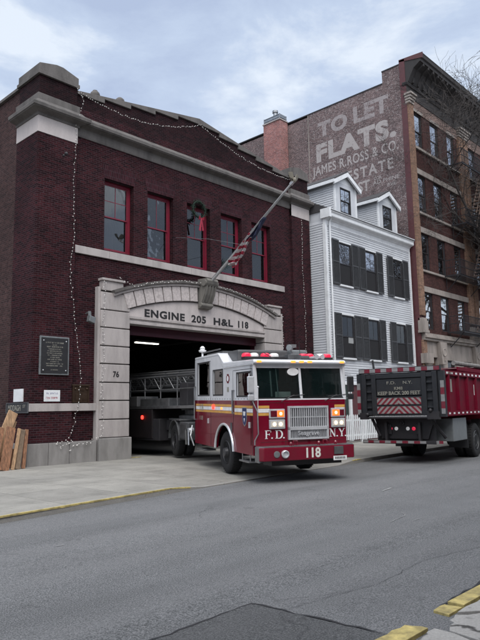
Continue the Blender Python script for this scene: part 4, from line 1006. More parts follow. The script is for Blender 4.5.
# ================================================================== APARTMENT BUILDING with the painted wall
AX = 31.9; AY = 16.4; ATOP = 21.9
ap = root('apartment_building', (40, AY, 0), 'five storey brick apartment building with faded painted lettering on its side wall', 'building')
box('party_wall', MB_APT, ap, AX, AX+.4, AY+1.55, 23.66, 0, 20.98)
box('party_wall', MB_APT, ap, AX+.03, AX+.4, 23.66, 34, 0, 20.86)
box('party_wall', MB_APT, ap, AX, AX+.4, AY+.36, AY+1.55, 0, 21.75)
box('wall_coping', BLACKM, ap, AX-.03, AX+.43, AY+1.55, 34, 20.98, 21.05)
box('wall_coping', BLACKM, ap, AX-.03, AX+.43, AY+.3, AY+1.56, 21.75, 21.82)
MB().box(AX-.02, AX+.3, AY, AY+.36, 0, 21.7).build('painted_corner_strip', APT_RED, ap)
MB().box(AX-.012, AX+.01, 23.6, 23.66, 10, 20.98).build('wall_seam', APT_ST, ap)
# lettering painted on the brick
def sign(t, ya, yb, z0, z1, wt, mat, sp=1.0):
    text_mb(t, (AX, ya, z0), (0, -1, 0), (0, 0, 1), ya-yb, z1-z0, depth=.001, bold=wt, spacing=sp, push=.003).build('painted_lettering', mat, ap)
sign('TO', 22.85, 20.55, 19.1, 20.15, .05, MB_APTF, 1.1); sign('LET', 20.1, 17.6, 19.15, 20.25, .05, MB_APTF, 1.1)
sign('FLATS.', 23.05, 17.2, 17.42, 18.7, .055, MB_APTP, 1.12)
sign('JAMES R.ROSS & CO.', 23.4, 17.1, 16.4, 17.22, .018, MB_APTS, 1.08)
sign('REAL', 23.2, 21.0, 15.5, 16.2, .012, MB_APTF); sign('ESTATE', 20.75, 17.5, 15.52, 16.22, .025, MB_APTS, 1.25)
sign('ST', 20.0, 19.15, 14.6, 15.3, .03, MB_APTS)
sign('COR.', 18.85, 18.3, 15.12, 15.32, .02, MB_APTS)
sign('AD PHINE', 18.95, 17.15, 14.84, 15.08, .02, MB_APTS); sign('AVE.', 18.0, 17.35, 14.5, 14.72, .02, MB_APTS)
# street front
RX = [(32.68, 33.66), (34.68, 35.78), (36.98, 38.02), (40.25, 41.3), (42.3, 43.35), (44.4, 45.4)]
ROWS = [(5.9, 8.0), (9.3, 11.5), (12.75, 15.05), (16.75, 18.95)]
AX1 = 47.0
hl = [(a, b, c, d) for a, b in RX for c, d in ROWS]
weld_build(wall_mb(AX+.3, AX1, 5.2, 19.7, AY+.02, AY+.35, hl), 'front_wall', MB_APTR, ap)
for a, b in RX:
    for c, d in ROWS:
        sash_window(ap, a, b, AY+.02, c, d, BLACKM, depth=.09, fw=.045, muntins=(1, 1), lower=True, glass=GLASSS)
def pil(x0, x1, mat=MB_TAN):
    box('brick_pilaster', mat, ap, x0, x1, AY-.13, AY+.1, 6.6, 19.2)
    m = MB()
    for k, (z, p) in enumerate(((19.2, .05), (19.36, .1), (19.52, .15), (19.68, .22))): m.box(x0-p*.6, x1+p*.6, AY-.13-p, AY+.1, z, z+.13)
    m.build('capital', APT_ST, ap, bevel=.01)
    MB().box(x0-.06, x1+.06, AY-.22, AY+.1, 5.75, 6.3).box(x0-.02, x1+.02, AY-.18, AY+.1, 6.3, 6.45).box(x0-.1, x1+.1, AY-.26, AY+.1, 5.6, 5.75).build('pilaster_base', APT_ST, ap, bevel=.02)
pil(AX+.0, AX+.5); pil(38.5, 39.1); pil(39.3, 39.9); pil(46.4, 46.9)
for (z0, z1, p) in ((8.02, 8.34, .05), (11.52, 11.85, .05), (15.08, 15.4, .05)):
    MB().box(AX+.52, AX1, AY-p, AY+.03, z0, z1).build('lintel_band', APT_ST, ap, bevel=.008)
for (z0, z1) in ((9.18, 9.3), (12.62, 12.75), (16.6, 16.75)):
    MB().box(AX+.52, AX1, AY-.1, AY+.03, z0, z1).build('sill_band', APT_ST, ap, bevel=.008)
MB().box(AX+.52, AX1, AY-.02, AY+.03, 18.97, 19.66).build('upper_band', brickmat('pale brick', (.27, .19, .16), (.19, .13, .11), (.22, .18, .17)), ap)
for a, b in RX[:3]: MB().box(a-.08, b+.08, AY-.03, AY+.025, 18.97, 19.15).build('window_head', APT_ST, ap)
# ground storey: pale stone with door and window openings
hg = [(32.75, 33.75, 0, 4.3), (35.0, 36.2, 1.0, 4.2), (37.2, 38.3, 1.0, 4.2), (40.2, 41.4, 1.0, 4.2), (42.5, 43.7, 1.0, 4.2), (44.6, 45.8, 0, 4.3)]
weld_build(wall_mb(AX+.3, AX1, 0, 5.2, AY-.02, AY+.35, hg), 'ground_storey_wall', APT_ST, ap)
for a, b, c, d in hg:
    if c > 0: sash_window(ap, a, b, AY, c, d, BLACKM, depth=.15, fw=.06, muntins=(1, 1))
    else: MB().box(a, b, AY+.15, AY+.25, c, d).box(a+.1, b-.1, AY+.13, AY+.15, .2, 1.6).box(a+.1, b-.1, AY+.13, AY+.15, 1.8, d-.4).build('entrance_door', plain('brown door', (.07, .035, .02), .5), ap, bevel=.01)
MB().box(AX+.1, AX1, AY-.2, AY+.02, 5.2, 5.34).box(AX+.1, AX1, AY-.3, AY+.02, 5.34, 5.46).box(AX+.1, AX1, AY-.24, AY+.02, 5.46, 5.6).build('belt_cornice', APT_ST, ap, bevel=.01)
box('entry_brick', MB_TAN, ap, AX+.02, AX+.5, AY-.1, AY+.1, 0, 5.2)
MB().box(AX-.1, AX+.7, AY-.35, AY+.02, 3.9, 4.45).tube([(AX+.3, AY-.22, 0), (AX+.3, AY-.22, 3.6)], .13, 14).lathe((AX+.3, AY-.22, 3.6), (0, 0, 1), [(.13, 0), (.2, .12), (.16, .16), (.26, .3)], 14).build('entry_column', APT_ST, ap, bevel=.01)
for x in (34.1, 38.9):
    c = MB().prism([(x-.42, 5.18), (x+.42, 5.18), (x+.26, 3.9), (x-.26, 3.9)], 1, AY-.28, AY-.02)
    c.lathe((x, AY-.28, 4.6), (0, -1, 0), [(.24, 0), (.26, .03), (.2, .05), (.16, .02)], 20).tube([(x, AY-.29, 4.1), (x, AY-.33, 4.3)], .06, 8)
    c.build('carved_console', APT_ST, ap, bevel=.02)
# cornice: frieze, bracketed cove, crown
MB().mold([(AX+.02, AY+.2), (AX+.02, AY), (AX1, AY)], [(-.1, 19.66), (.06, 19.66), (.06, 19.76), (.02, 19.78), (.02, 20.3), (.1, 20.34), (.14, 20.44), (.14, 20.5), (-.1, 20.5)]).build('cornice_frieze', APT_COR, ap)
MB().mold([(AX-.02, AY), (AX1, AY)], [(-.1, 20.5), (.16, 20.5), (.3, 20.75), (.55, 21.2), (.95, 21.45), (1.0, 21.45), (1.02, 21.6), (1.1, 21.66), (1.12, 21.84), (1.15, 21.9), (-.1, 22.0)]).build('cornice', APT_COR, ap)
MB().box(AX-.05, AX+.05, AY-.0, AY+.36, 20.4, 21.98).prism([(AY-1.13, 21.6), (AY-1.17, 21.93), (AY+.36, 22.04), (AY+.36, 21.9)], 0, AX-.05, AX+.02).build('cornice_end', APT_RED, ap)
bm_ = MB(); x = AX+.35
while x < AX1-.2:
    bm_.prism([(AY-.1, 20.5), (AY-.28, 20.52), (AY-.34, 20.8), (AY-.6, 21.1), (AY-.98, 21.3), (AY-1.0, 21.44), (AY-.1, 21.44)], 0, x, x+.16); x += .62
bm_.build('cornice_brackets', APT_COR, ap, bevel=.01)
box('roof', ROOFM, ap, AX+.4, AX1, AY+.36, 34, 20.5, 20.6)
box('far_wall', MB_APT, ap, AX1-.3, AX1, AY+.36, 34, 0, 21.0)
box('back_wall', MB_APT, ap, AX+.4, AX1-.3, 33.7, 34, 0, 20.8)
# chimney
ch = MB().box(31.05, AX-.01, 25.38, 26.85, 8.0, 21.05).build('chimney', MB_CHIM, ap)
MB().box(31.0, AX-.01, 25.33, 26.9, 21.05, 21.13).build('chimney_cap', STONE, ch)
cm = MB()
for (x, y) in ((31.08, 25.41), (AX-.1, 25.41), (31.08, 26.8), (AX-.1, 26.8)): cm.box(x-.02, x+.02, y-.02, y+.02, 21.13, 21.5)
for z in (21.25, 21.45): cm.box(31.07, AX-.08, 25.39, 25.42, z, z+.03).box(31.07, AX-.08, 26.79, 26.82, z, z+.03).box(31.07, 31.1, 25.41, 26.8, z, z+.03)
cm.box(31.13, AX-.12, 25.44, 25.46, 21.15, 21.45).box(31.1, 31.12, 25.44, 26.77, 21.15, 21.45)
cm.tube([(31.35, 26.0, 21.13), (31.35, 26.0, 21.8)], .14, 12).tube([(31.35, 26.0, 21.8), (31.35, 26.0, 21.95)], .2, 12).tube([(31.65, 26.2, 21.13), (31.65, 26.2, 21.6)], .1, 10).tube([(31.65, 26.2, 21.6), (31.8, 26.05, 21.78)], .1, 10)
cm.build('flue_pipes', ALU, ch)
# fire escape
fe = root('fire_escape', (38.5, AY-.6, 5.8), 'black iron fire escape with ladders across the apartment front', 'fire escape')
def fe_platform(z, x0, x1):
    m = MB(); y0, y1 = AY-1.05, AY-.08
    for i in range(9): y = y0+(y1-y0)*i/8; m.box(x0, x1, y-.02, y+.02, z, z+.03)
    for x in (x0, x1): m.box(x-.03, x+.03, y0, y1, z-.05, z+.03)
    m.box(x0, x1, y0-.02, y0+.02, z-.06, z+.04)
    m.build('platform', BLACKM, fe)
    r2 = MB()
    for zz in (.5, .95): r2.tube([(x0, y1, z+zz), (x0, y0, z+zz), (x1, y0, z+zz), (x1, y1, z+zz)], .028, 5)
    n = int((x1-x0)/.16)
    for i in range(n+1): x = x0+(x1-x0)*i/n; r2.box(x-.013, x+.013, y0-.013, y0+.013, z, z+.95)
    for i in range(6): y = y0+(y1-y0)*i/5; r2.box(x0-.008, x0+.008, y-.008, y+.008, z, z+.95)
    r2.build('railing', BLACKM, fe)
    b_ = MB()
    for x in (x0+.25, (x0+x1)/2, x1-.25): b_.tube([(x, y0+.1, z-.03), (x, y1, z-.85), (x, y1, z-.02)], .035, 5)
    b_.build('bracket', BLACKM, fe)
FE0, FE1 = 35.2, 42.2
for z in (5.85, 9.25, 12.7, 16.6): fe_platform(z, FE0 if z < 10 else 36.6, FE1)
def fe_stair(x0, z0, x1, z1, y):
    m = MB()
    for dy in (-.25, .25): m.tube([(x0, y+dy, z0), (x1, y+dy, z1)], .035, 5)
    n = 14
    for i in range(n):
        t = (i+.5)/n; x, z = x0+(x1-x0)*t, z0+(z1-z0)*t; m.box(x-.11, x+.11, y-.25, y+.25, z-.02, z+.03)
    m.tube([(x0, y-.25, z0+.8), (x1, y-.25, z1+.8)], .02, 5); m.build('stair', plain('rusty iron', (.3, .22, .18), .8), fe)
fe_stair(38.2, 5.9, 40.4, 9.25, AY-.75); fe_stair(38.3, 9.3, 40.4, 12.7, AY-.75); fe_stair(38.3, 12.75, 40.4, 16.6, AY-.75)
m = MB()
for dx in (-.2, .2): m.tube([(40.9+dx, AY-.95, 2.9), (40.9+dx, AY-.95, 9.6)], .02, 5)
for i in range(20): m.tube([(40.7, AY-.95, 3.1+i*.33), (41.1, AY-.95, 3.1+i*.33)], .012, 5)
m.build('drop_ladder', BLACKM, fe)
# next building up the street, beyond the frame's right edge
nbg = root('tenement', (54, AY, 0), 'plain brick tenement farther up the street beyond the apartment building', 'building')
hx = [(48+i*2.2, 49.1+i*2.2, z, z+1.9) for i in range(6) for z in (2, 5.4, 8.8, 12.2)]
weld_build(wall_mb(47.1, 61, 0, 15.6, AY, AY+.4, hx), 'wall', MB_ACROSS, nbg)
MB().box(47.1, 61, AY+.4, 30, 0, 15.4).build('body', MB_ACROSS, nbg)
for i, h in enumerate(hx): box('window', GLASSD, nbg, h[0], h[1], AY+.16, AY+.2, h[2], h[3])
MB().box(47.1, 61, AY-.3, AY, 15.3, 15.7).build('cornice', APT_COR, nbg)

# houses on the near side of the street (behind the camera), seen in reflections
def across(x0, x1, h, mat, label):
    r0 = root('townhouse', ((x0+x1)/2, -4, 0), label, 'house', 'houses on the near side of the street')
    n = max(2, int((x1-x0)/2.1)); hs = []
    for i in range(n):
        cx = x0+(x1-x0)*(i+.5)/n
        for z in [1.4+3.3*k for k in range(int(h/3.4))]: hs.append((cx-.5, cx+.5, z, z+1.8))
    weld_build(wall_mb(x0, x1, 0, h, -4.3, -4, hs), 'wall', mat, r0)
    MB().box(x0, x1, -14, -4.3, 0, h-.2).build('body', mat, r0)
    m = MB()
    for a, b, c, d in hs: m.box(a, b, -4.25, -4.2, c, d)
    m.build('window_panes', GLASSD, r0)
    MB().box(x0, x1, -4, -3.6, h-.5, h).build('cornice', APT_COR, r0)
across(-22, -8, 10.5, MB_ACROSS, 'brown brick townhouse on the near side left of the camera')
across(-8, 2, 11.5, MB_APTR, 'dark red brick townhouse directly behind the camera')
across(2, 12, 10.5, MB_ACROSS, 'brown brick townhouse on the near side facing the firehouse')
across(12, 24, 12.0, MB_APTR, 'dark red townhouse on the near side facing the clapboard house')
across(24, 40, 11.0, MB_ACROSS, 'brown brick townhouse on the near side farthest up the street')

# ================================================================== FIRE ENGINE (tractor of the ladder truck)
ENG = root('fire_engine', (11.68, 8.93, -.09), 'red and white fire engine cab numbered 118 nosing out of the bay with lights on', 'fire engine', rz=-.447, rx=.02, local=True)
HW = 1.22
V0, V1, Vs = .34, 5.12, 2.5      # face, rear of cab, step of the raised roof
def eng(name, mb, mat, parent=ENG, bevel=0, smooth=False, seg=2): return mb.build(name, mat, parent, bevel, smooth, seg)
WCY, WR = 2.45, .53
def arch_profile(y0, y1, z0, z1, wc, wr, n=14, top=None):
    """side outline (y,z) with a wheel arch cut in the lower edge"""
    pts = [(y0, z0)]
    a0 = math.asin(min(1, max(-1, (z0-.53)/wr)))
    for i in range(n+1):
        a = pi-a0-(pi-2*a0)*i/n
        pts.append((wc+wr*cos(a), .53+wr*sin(a)))
    pts.append((y1, z0)); pts.append((y1, z1)); pts.append((y0, z1))
    return pts
# red lower body (two side skins + core), white upper with real window openings
ZB, ZM = .60, 1.86
AR = .72
for s_ in (-1, 1):
    x0, x1 = s_*(HW-.06), s_*HW
    eng('lower_side', MB().prism(arch_profile(V0+.12, V1, ZB, ZM, WCY, AR), 0, x0, x1), ENG_RED)
core = MB().box(-HW+.06, HW-.06, V0+.1, 1.6, .62, ZM).box(-HW+.06, HW-.06, 3.3, V1, .62, ZM).box(-HW+.5, HW-.5, 1.6, 3.3, .62, ZM).box(-HW+.06, HW-.06, 1.6, 3.3, 1.3, ZM)
eng('floor_core', core, BLACKP)
# front face with rounded corners
fr = MB(); cs = []
rc = .12
def fprof(x0=-HW, x1=HW, yb=V0, r=rc, n=5):
    p = [(x0, yb+.3)]
    for i in range(n+1): a = pi/2*i/n; p.append((x0+r-r*cos(a), yb+r-r*sin(a)))
    for i in range(n+1): a = pi/2*i/n; p.append((x1-r+r*sin(a), yb+r-r*cos(a)))
    p.append((x1, yb+.3)); return p
eng('front_panel', MB().prism(fprof(), 2, .82, ZM), ENG_RED, smooth=True)
# upper cab
def glasshole_side(x, t, holes, y0, y1, z0, z1): return wall_mb(y0, y1, z0, z1, x, x+t, holes, along='y')
ZR1, ZR2 = 2.60, 2.62
W_FD = (.58, 1.50, 1.98, 2.52); W_2 = (2.58, 3.36, 2.02, 2.66); W_RD = (3.72, 4.80, 2.02, 2.92)
ZRAISE = 3.06
for s_ in (-1, 1):
    xa = -HW if s_ < 0 else HW-.06
    weld_build(glasshole_side(xa, .06, [W_FD, W_2], .42, 3.55, ZM, 2.70), 'upper_side', ENG_WHITE, ENG)
    weld_build(glasshole_side(xa, .06, [W_RD], 3.55, V1, ZM, ZRAISE), 'upper_side', ENG_WHITE, ENG)
    eng('upper_side', MB().prism([(2.55, 2.70), (3.55, 2.70), (3.55, ZRAISE), (2.86, ZRAISE)], 0, xa, xa+.06), ENG_WHITE)
    for (a, b, c, d) in (W_FD, W_2, W_RD):
        xg = xa+.02
        g = MB().add([(xg, a, c), (xg, b, c), (xg, b, d), (xg, a, d)], [(0, 1, 2, 3)])
        xo = -HW-.008 if s_ < 0 else HW
        fz = MB().box(xo, xo+.008, a-.035, a, c-.035, d+.035).box(xo, xo+.008, b, b+.035, c-.035, d+.035).box(xo, xo+.008, a, b, c-.035, c).box(xo, xo+.008, a, b, d, d+.035)
        f_ = eng('side_window', fz, BLACKP); eng('glass', g, GLASSB, f_)
# windscreen frame: slightly raked
def ws(x, z): return V0+.02+(z-ZM)*.13
wsf = MB()
zA, zB = 1.90, 2.62
def bar(x0, x1, z0, z1, t=.05):
    wsf.add([(x0, ws(0, z0), z0), (x1, ws(0, z0), z0), (x1, ws(0, z1), z1), (x0, ws(0, z1), z1), (x0, ws(0, z0)+t, z0), (x1, ws(0, z0)+t, z0), (x1, ws(0, z1)+t, z1), (x0, ws(0, z1)+t, z1)],
            [(0, 1, 2, 3), (7, 6, 5, 4), (0, 4, 5, 1), (1, 5, 6, 2), (2, 6, 7, 3), (3, 7, 4, 0)])
bar(-HW+.02, HW-.02, ZM, zA+.0); bar(-HW+.02, HW-.02, zB, 2.74)
bar(-HW+.01, -HW+.1, zA, zB); bar(HW-.1, HW-.01, zA, zB); bar(-.03, .03, zA, zB)
eng('windscreen_frame', wsf, ENG_WHITE, bevel=.012)
# corner posts
for s_ in (-1, 1):
    x = s_*(HW-.03); eng('corner_post', MB().add([(x-.03, ws(0, ZM)+.0, ZM), (x+.03, ws(0, ZM)+.03, ZM), (x+.03, .62, ZM), (x-.03, .62, ZM), (x-.03, ws(0, 2.7), 2.7), (x+.03, ws(0, 2.7)+.03, 2.7), (x+.03, .62, 2.7), (x-.03, .62, 2.7)],
        [(0, 1, 2, 3), (4, 5, 6, 7), (0, 1, 5, 4), (1, 2, 6, 5), (2, 3, 7, 6), (3, 0, 4, 7)]), ENG_WHITE)
wg = MB()
for (a, b) in ((-HW+.1, -.03), (.03, HW-.1)):
    wg.add([(a, ws(0, zA)+.03, zA), (b, ws(0, zA)+.03, zA), (b, ws(0, zB)+.03, zB), (a, ws(0, zB)+.03, zB)], [(0, 1, 2, 3)])
eng('windscreen', wg, GLASSC)
eng('windscreen_gasket', MB().box(-HW+.1, -.03, ws(0, zA)-.004, ws(0, zA)+.03, zA, zA+.02).box(.03, HW-.1, ws(0, zA)-.004, ws(0, zA)+.03, zA, zA+.02), BLACKP)
# roof
rp = [(V0+.02, 2.72), (V0+.0, 2.76), (V0+.06, 2.82), (2.5, 2.86), (2.88, ZRAISE+.04), (2.98, ZRAISE+.08), (V1, ZRAISE+.08), (V1, ZRAISE), (2.92, ZRAISE), (2.6, 2.72)]
eng('roof', MB().prism(rp, 0, -HW-.005, HW+.005), ENG_WHITE, bevel=.035, seg=3)
eng('rear_panel', MB().box(-HW, HW, V1-.05, V1, ZM, ZRAISE), ENG_WHITE)
eng('rear_panel', MB().box(-HW, HW, V1-.05, V1+.002, ZB, ZM), ENG_RED)
# marker lamps along the roof edge
for x in (-1.1, -.22, .0, .22, 1.1):
    eng('marker_lamp', MB().box(x-.055, x+.055, V0-.03, V0+.04, 2.74, 2.79), L_AMB, bevel=.012)
# dashboard, seats, wheel, papers
ins = MB().box(-1.1, 1.1, .5, .85, 1.5, 1.93)
eng('dashboard', ins, BLACKP, bevel=.03)
seat = MB()
for x in (-.75, .75): seat.box(x-.25, x+.25, 1.35, 1.5, 1.6, 2.35).box(x-.13, x+.13, 1.36, 1.46, 2.36, 2.55)
eng('seat', seat, plain('grey seat cloth', (.05, .05, .055), .9), bevel=.04)
eng('steering_wheel', MB().tube([(.72+.24*cos(2*pi*i/20), .98+.12*sin(2*pi*i/20), 2.02+.2*sin(2*pi*i/20)) for i in range(21)], .018, 6), BLACKP, smooth=True)
eng('cab_partition', MB().box(-1.1, 1.1, 2.0, 2.05, 1.4, 2.3), plain('cab lining', (.11, .11, .12), .8))
eng('paper', MB().box(-.62, -.22, .52, .53, 1.93, 2.06), plain('pale green paper', (.35, .5, .45), .8))
eng('oval_sticker', MB().prism([(-.19+.15*cos(2*pi*i/24), 2.53+.09*sin(2*pi*i/24)) for i in range(24)], 1, ws(0, 2.53)-.016, ws(0, 2.53)-.01), LETW)
eng('reflection_rods', MB().tube([(-.72, .5, 1.95), (-.76, .5, 2.55)], .02, 6).tube([(-.55, .5, 1.95), (-.6, .52, 2.6)], .014, 6), plain('green reflection rod', (.2, .3, .28), .4))  # greenish rods stand in for a reflection in the windscreen
wip = MB()
for x in (-.55, .6): wip.tube([(x-.0, V0-.0, 1.83), (x+.35, ws(0, 2.0)-.012, 1.98)], .01, 5).tube([(x+.1, ws(0, 1.94)-.01, 1.94), (x+.62, ws(0, 1.98)-.014, 1.99)], .008, 5)
eng('wiper', wip, BLACKP)
# stripes on side and front corner
for s_ in (-1, 1):
    xo = s_*HW; t = s_*.004
    for (z0, z1, mt) in ((1.70, 1.76, GOLD), (1.60, 1.69, LETW), (1.53, 1.59, GOLD)):
        k = (z0+z1)/2
        eng('stripe', MB().box(xo, xo+t, V0+.13, 1.68, z0-.02, z1-.02).box(xo, xo+t, 1.8, V1-.12, z0, z1), mt)
        x0_, x1_ = sorted((s_*(HW-.08), s_*(HW-.36))) if s_ > 0 else (-HW+.08, -HW+.36)
        eng('stripe', MB().box(x0_, x1_, V0-.004, V0, z0-.02, z1-.02), mt)
# door seams, hinges, handles
for s_ in (-1, 1):
    xo = s_*HW; t = s_*.003
    m = MB()
    for v in (.50, 1.78, 3.60, 4.92): m.box(xo, xo+t, v-.006, v+.006, .62, 2.6 if v < 3 else 2.95)
    m.box(xo, xo+t, .5, 1.78, 2.6, 2.612).box(xo, xo+t, 3.6, 4.92, 2.95, 2.962)
    eng('door_seam', m, BLACKP)
    eng('grab_rail', MB().tube([(xo+s_*.05, 1.72, 1.55), (xo+s_*.05, 1.72, 2.1)], .022, 8).box(xo, xo+s_*.06, 1.69, 1.75, 1.53, 1.57).box(xo, xo+s_*.06, 1.69, 1.75, 2.08, 2.12), ALU, smooth=False)
    eng('grab_rail', MB().tube([(xo+s_*.05, 5.02, 1.3), (xo+s_*.05, 5.02, 2.25)], .022, 8).box(xo, xo+s_*.06, 4.99, 5.05, 1.28, 1.32).box(xo, xo+s_*.06, 4.99, 5.05, 2.23, 2.27), ALU)
    eng('door_handle', MB().box(xo, xo+s_*.03, .62, .7, 1.22, 1.36), CHROME, bevel=.008)
    eng('door_handle', MB().box(xo, xo+s_*.03, 3.75, 3.83, 1.22, 1.36), CHROME, bevel=.008)
    # wheel arch trim
    tr = MB(); n = 18; a0 = math.asin((.60-.53)/AR)
    pts_ = [(xo+s_*.02, WCY+(AR+.0)*cos(a0+(pi-2*a0)*i/n), .53+(AR+.0)*sin(a0+(pi-2*a0)*i/n)) for i in range(n+1)]
    tr.tube(pts_, .035, 8); eng('wheel_arch_trim', tr, CHROME, smooth=True)
    eng('side_lamp', MB().box(xo, xo+s_*.03, 3.27, 3.42, 1.62, 1.74), L_TAIL if s_ < 0 else L_RED, bevel=.01)
    eng('side_lamp', MB().box(xo, xo+s_*.025, 2.62, 2.70, 1.62, 1.68), L_AMB, bevel=.006)
    # cab step
    st = MB().box(xo-s_*.35, xo+s_*.06, .62, 1.25, .42, .46).box(xo-s_*.02, xo+s_*.0, .66, .7, .42, .62).box(xo-s_*.02, xo+s_*.0, 1.17, 1.21, .42, .62)
    st.box(xo-s_*.3, xo+s_*.06, 4.05, 4.75, .44, .48)
    eng('cab_step', st, ALU, bevel=.008)
    # mirror
    mm = MB().tube([(xo, .62, 2.45), (xo+s_*.12, .38, 2.48), (xo+s_*.12, .38, 1.9), (xo, .62, 1.88)], .013, 6)
    mr = eng('mirror', mm, CHROME); eng('mirror_head', MB().box(xo+s_*.0-.08+s_*.1, xo+s_*.1+.08, .3, .38, 2.04, 2.42).box(xo+s_*.1-.07, xo+s_*.1+.07, .3, .38, 1.86, 2.0), BLACKP if s_ > 0 else CHROME, mr, bevel=.025)
# crest, Maltese emblem, small lettering on the near side door
xo = -HW-.003
eng('crest', MB().prism([(1.13, 1.68), (.87, 1.68), (.87, 1.42), (.92, 1.32), (1.0, 1.27), (1.08, 1.32), (1.13, 1.42)], 0, xo-.006, xo), BLUE)
eng('crest_border', MB().prism([(1.15, 1.7), (.85, 1.7), (.85, 1.41), (.91, 1.30), (1.0, 1.24), (1.09, 1.30), (1.15, 1.41)], 0, xo-.002, xo+.002), LETG)
eng('crest_device', MB().prism([(1.08, 1.6), (.92, 1.6), (.94, 1.5), (1.06, 1.5)], 0, xo-.009, xo-.006).prism([(1.04, 1.44), (.96, 1.44), (1.0, 1.34)], 0, xo-.009, xo-.006), LETW)
mc = MB(); c_ = (2.16, 2.42)
for k in range(4):
    a = pi/2*k; f = lambda r_, b: (c_[0]+r_*cos(a+b), c_[1]+r_*sin(a+b))
    mc.prism([f(.03, -1.2), f(.13, -.6), f(.12, 0), f(.13, .6), f(.03, 1.2)], 0, xo-.005, xo)
eng('maltese_cross', mc, plain('dark red enamel', (.14, .01, .02), .4))
eng('maltese_centre', MB().lathe((xo-.004, c_[0], c_[1]), (-1, 0, 0), [(.07, 0), (.07, .004)], 16), LETW)
eng('emblem_tail', MB().box(xo-.004, xo, 2.1, 2.22, 2.08, 2.2), LETG)
eng('side_lettering', merge(text_mb('118', (xo+.001, 4.6, 1.56), (0, -1, 0), (0, 0, 1), .32, .2, weight=.01, push=.006, depth=.003), text_mb('118', (xo+.001, 4.62, 1.30), (0, -1, 0), (0, 0, 1), .3, .12, push=.006, depth=.003)), LETG)
eng('side_vent', MB().box(xo-.012, xo, 1.86, 1.98, 1.05, 1.3), GREYM)
eng('panel_seam', MB().box(-HW+.13, HW-.13, V0-.003, V0, 1.80, 1.806).box(-.46, -.454, V0-.003, V0, .84, 1.8).box(.7, .706, V0-.003, V0, .84, 1.8).box(-HW+.13, HW-.13, V0-.003, V0, .9, .906), BLACKP)
rv = MB()
for s_ in (-1, 1):
    for i in range(22): rv.ball((s_*(HW+.002), .6+i*.2, 1.9), .012, 6)
eng('rivet_row', rv, GREYM)
eng('drip_rail', MB().box(-HW-.03, -HW, .4, 2.5, 2.70, 2.72).box(HW, HW+.03, .4, 2.5, 2.70, 2.72), ENG_WHITE)
# --- grille
GX0, GX1, GZ0, GZ1 = -.40, .66, .94, 1.72
g = MB()
g.box(GX0, GX1, V0-.06, V0+.01, GZ1-.05, GZ1).box(GX0, GX1, V0-.06, V0+.01, 1.16, 1.24).box(GX0, GX0+.05, V0-.06, V0+.01, GZ0, GZ1-.05).box(GX1-.05, GX1, V0-.06, V0+.01, GZ0, GZ1-.05).box(GX0+.05, GX1-.05, V0-.06, V0+.01, GZ0, GZ0+.04)
grl = eng('grille', g, CHROME, bevel=.008)
gb = MB()
for i in range(17):
    x = GX0+.08+(GX1-GX0-.16)*i/16; gb.box(x-.011, x+.011, V0-.05, V0, 1.24, GZ1-.05)
for i in range(25):
    x = GX0+.07+(GX1-GX0-.14)*i/24; gb.box(x-.006, x+.006, V0-.04, V0, GZ0+.04, 1.16)
gb.box(GX0+.05, GX1-.05, V0-.045, V0, 1.45, 1.47)
eng('grille_bars', gb, CHROME, grl)
eng('grille_backing', MB().box(GX0+.05, GX1-.05, V0-.006, V0-.001, GZ0+.04, GZ1-.05), BLACKP, grl)
eng('grille_badge', MB().add(*(lambda q: (q.v, q.f))(text_mb('Seagrave', (-.16, V0-.05, 1.01), (1, 0, 0), (0, 0, 1), .56, .13, weight=.01, push=.002, depth=.01))), CHROME, grl)
# headlamp clusters
def cluster(x0, x1, sgn):
    fm = eng('headlight', MB().box(x0, x1, V0-.05, V0, 1.44, 1.66).box(x0, x1, V0-.05, V0, 1.2, 1.42), CHROME, bevel=.02)
    xm = (x0+x1)/2
    inner = (xm+.0, x1-.03) if sgn < 0 else (x0+.03, xm+.03); outer = (x0+.03, xm-.01) if sgn < 0 else (xm+.04, x1-.03)
    eng('turn_lens', MB().box(inner[0], inner[1], V0-.062, V0-.05, 1.48, 1.62), L_TURN, fm, bevel=.006)
    eng('red_lens', MB().box(outer[0], outer[1], V0-.06, V0-.05, 1.48, 1.62), plain('dark red lens', (.12, .01, .02), .15, coat=.6), fm, bevel=.006)
    eng('lamp_lens', MB().box(x0+.03, xm-.01, V0-.062, V0-.05, 1.24, 1.38).box(xm+.01, x1-.03, V0-.062, V0-.05, 1.24, 1.38), LENS, fm, bevel=.006)
    for q in (.3, .7): eng('lamp_bulb', MB().lathe((x0+(x1-x0)*q, V0-.062, 1.31), (0, -1, 0), [(.05, 0), (.045, .006), (.02, .008)], 14), L_HEAD, fm)
    eng('turn_bulb', MB().lathe(((inner[0]+inner[1])/2, V0-.062, 1.55), (0, -1, 0), [(.04, 0), (.035, .006), (.01, .008)], 14), L_HEAD, fm)
cluster(-.88, -.48, -1); cluster(.74, 1.12, 1)
# F.D. and N.Y.
def roman(s_, x0, z0, h, w_, gap):
    x = x0; ms = []
    for c in s_:
        ms.append(serif_mb(c, (x, V0, z0), (1, 0, 0), (0, 0, 1), h, w_)); x += gap if c != '.' else gap*.5
        if c == '.': pass
    return merge(*ms)
eng('front_lettering', roman('F', -.98, .98, .19, .16, 0), LETW); eng('front_lettering', roman('.', -.82, .98, .19, .16, 0), LETW)
eng('front_lettering', roman('D', -.72, .98, .19, .19, 0), LETW); eng('front_lettering', roman('.', -.52, .98, .19, .16, 0), LETW)
eng('front_lettering', roman('N', .70, .98, .19, .17, 0), LETW); eng('front_lettering', roman('.', .89, .98, .19, .16, 0), LETW)
eng('front_lettering', roman('Y', .95, .98, .19, .17, 0), LETW); eng('front_lettering', roman('.', 1.12, .98, .19, .16, 0), LETW)
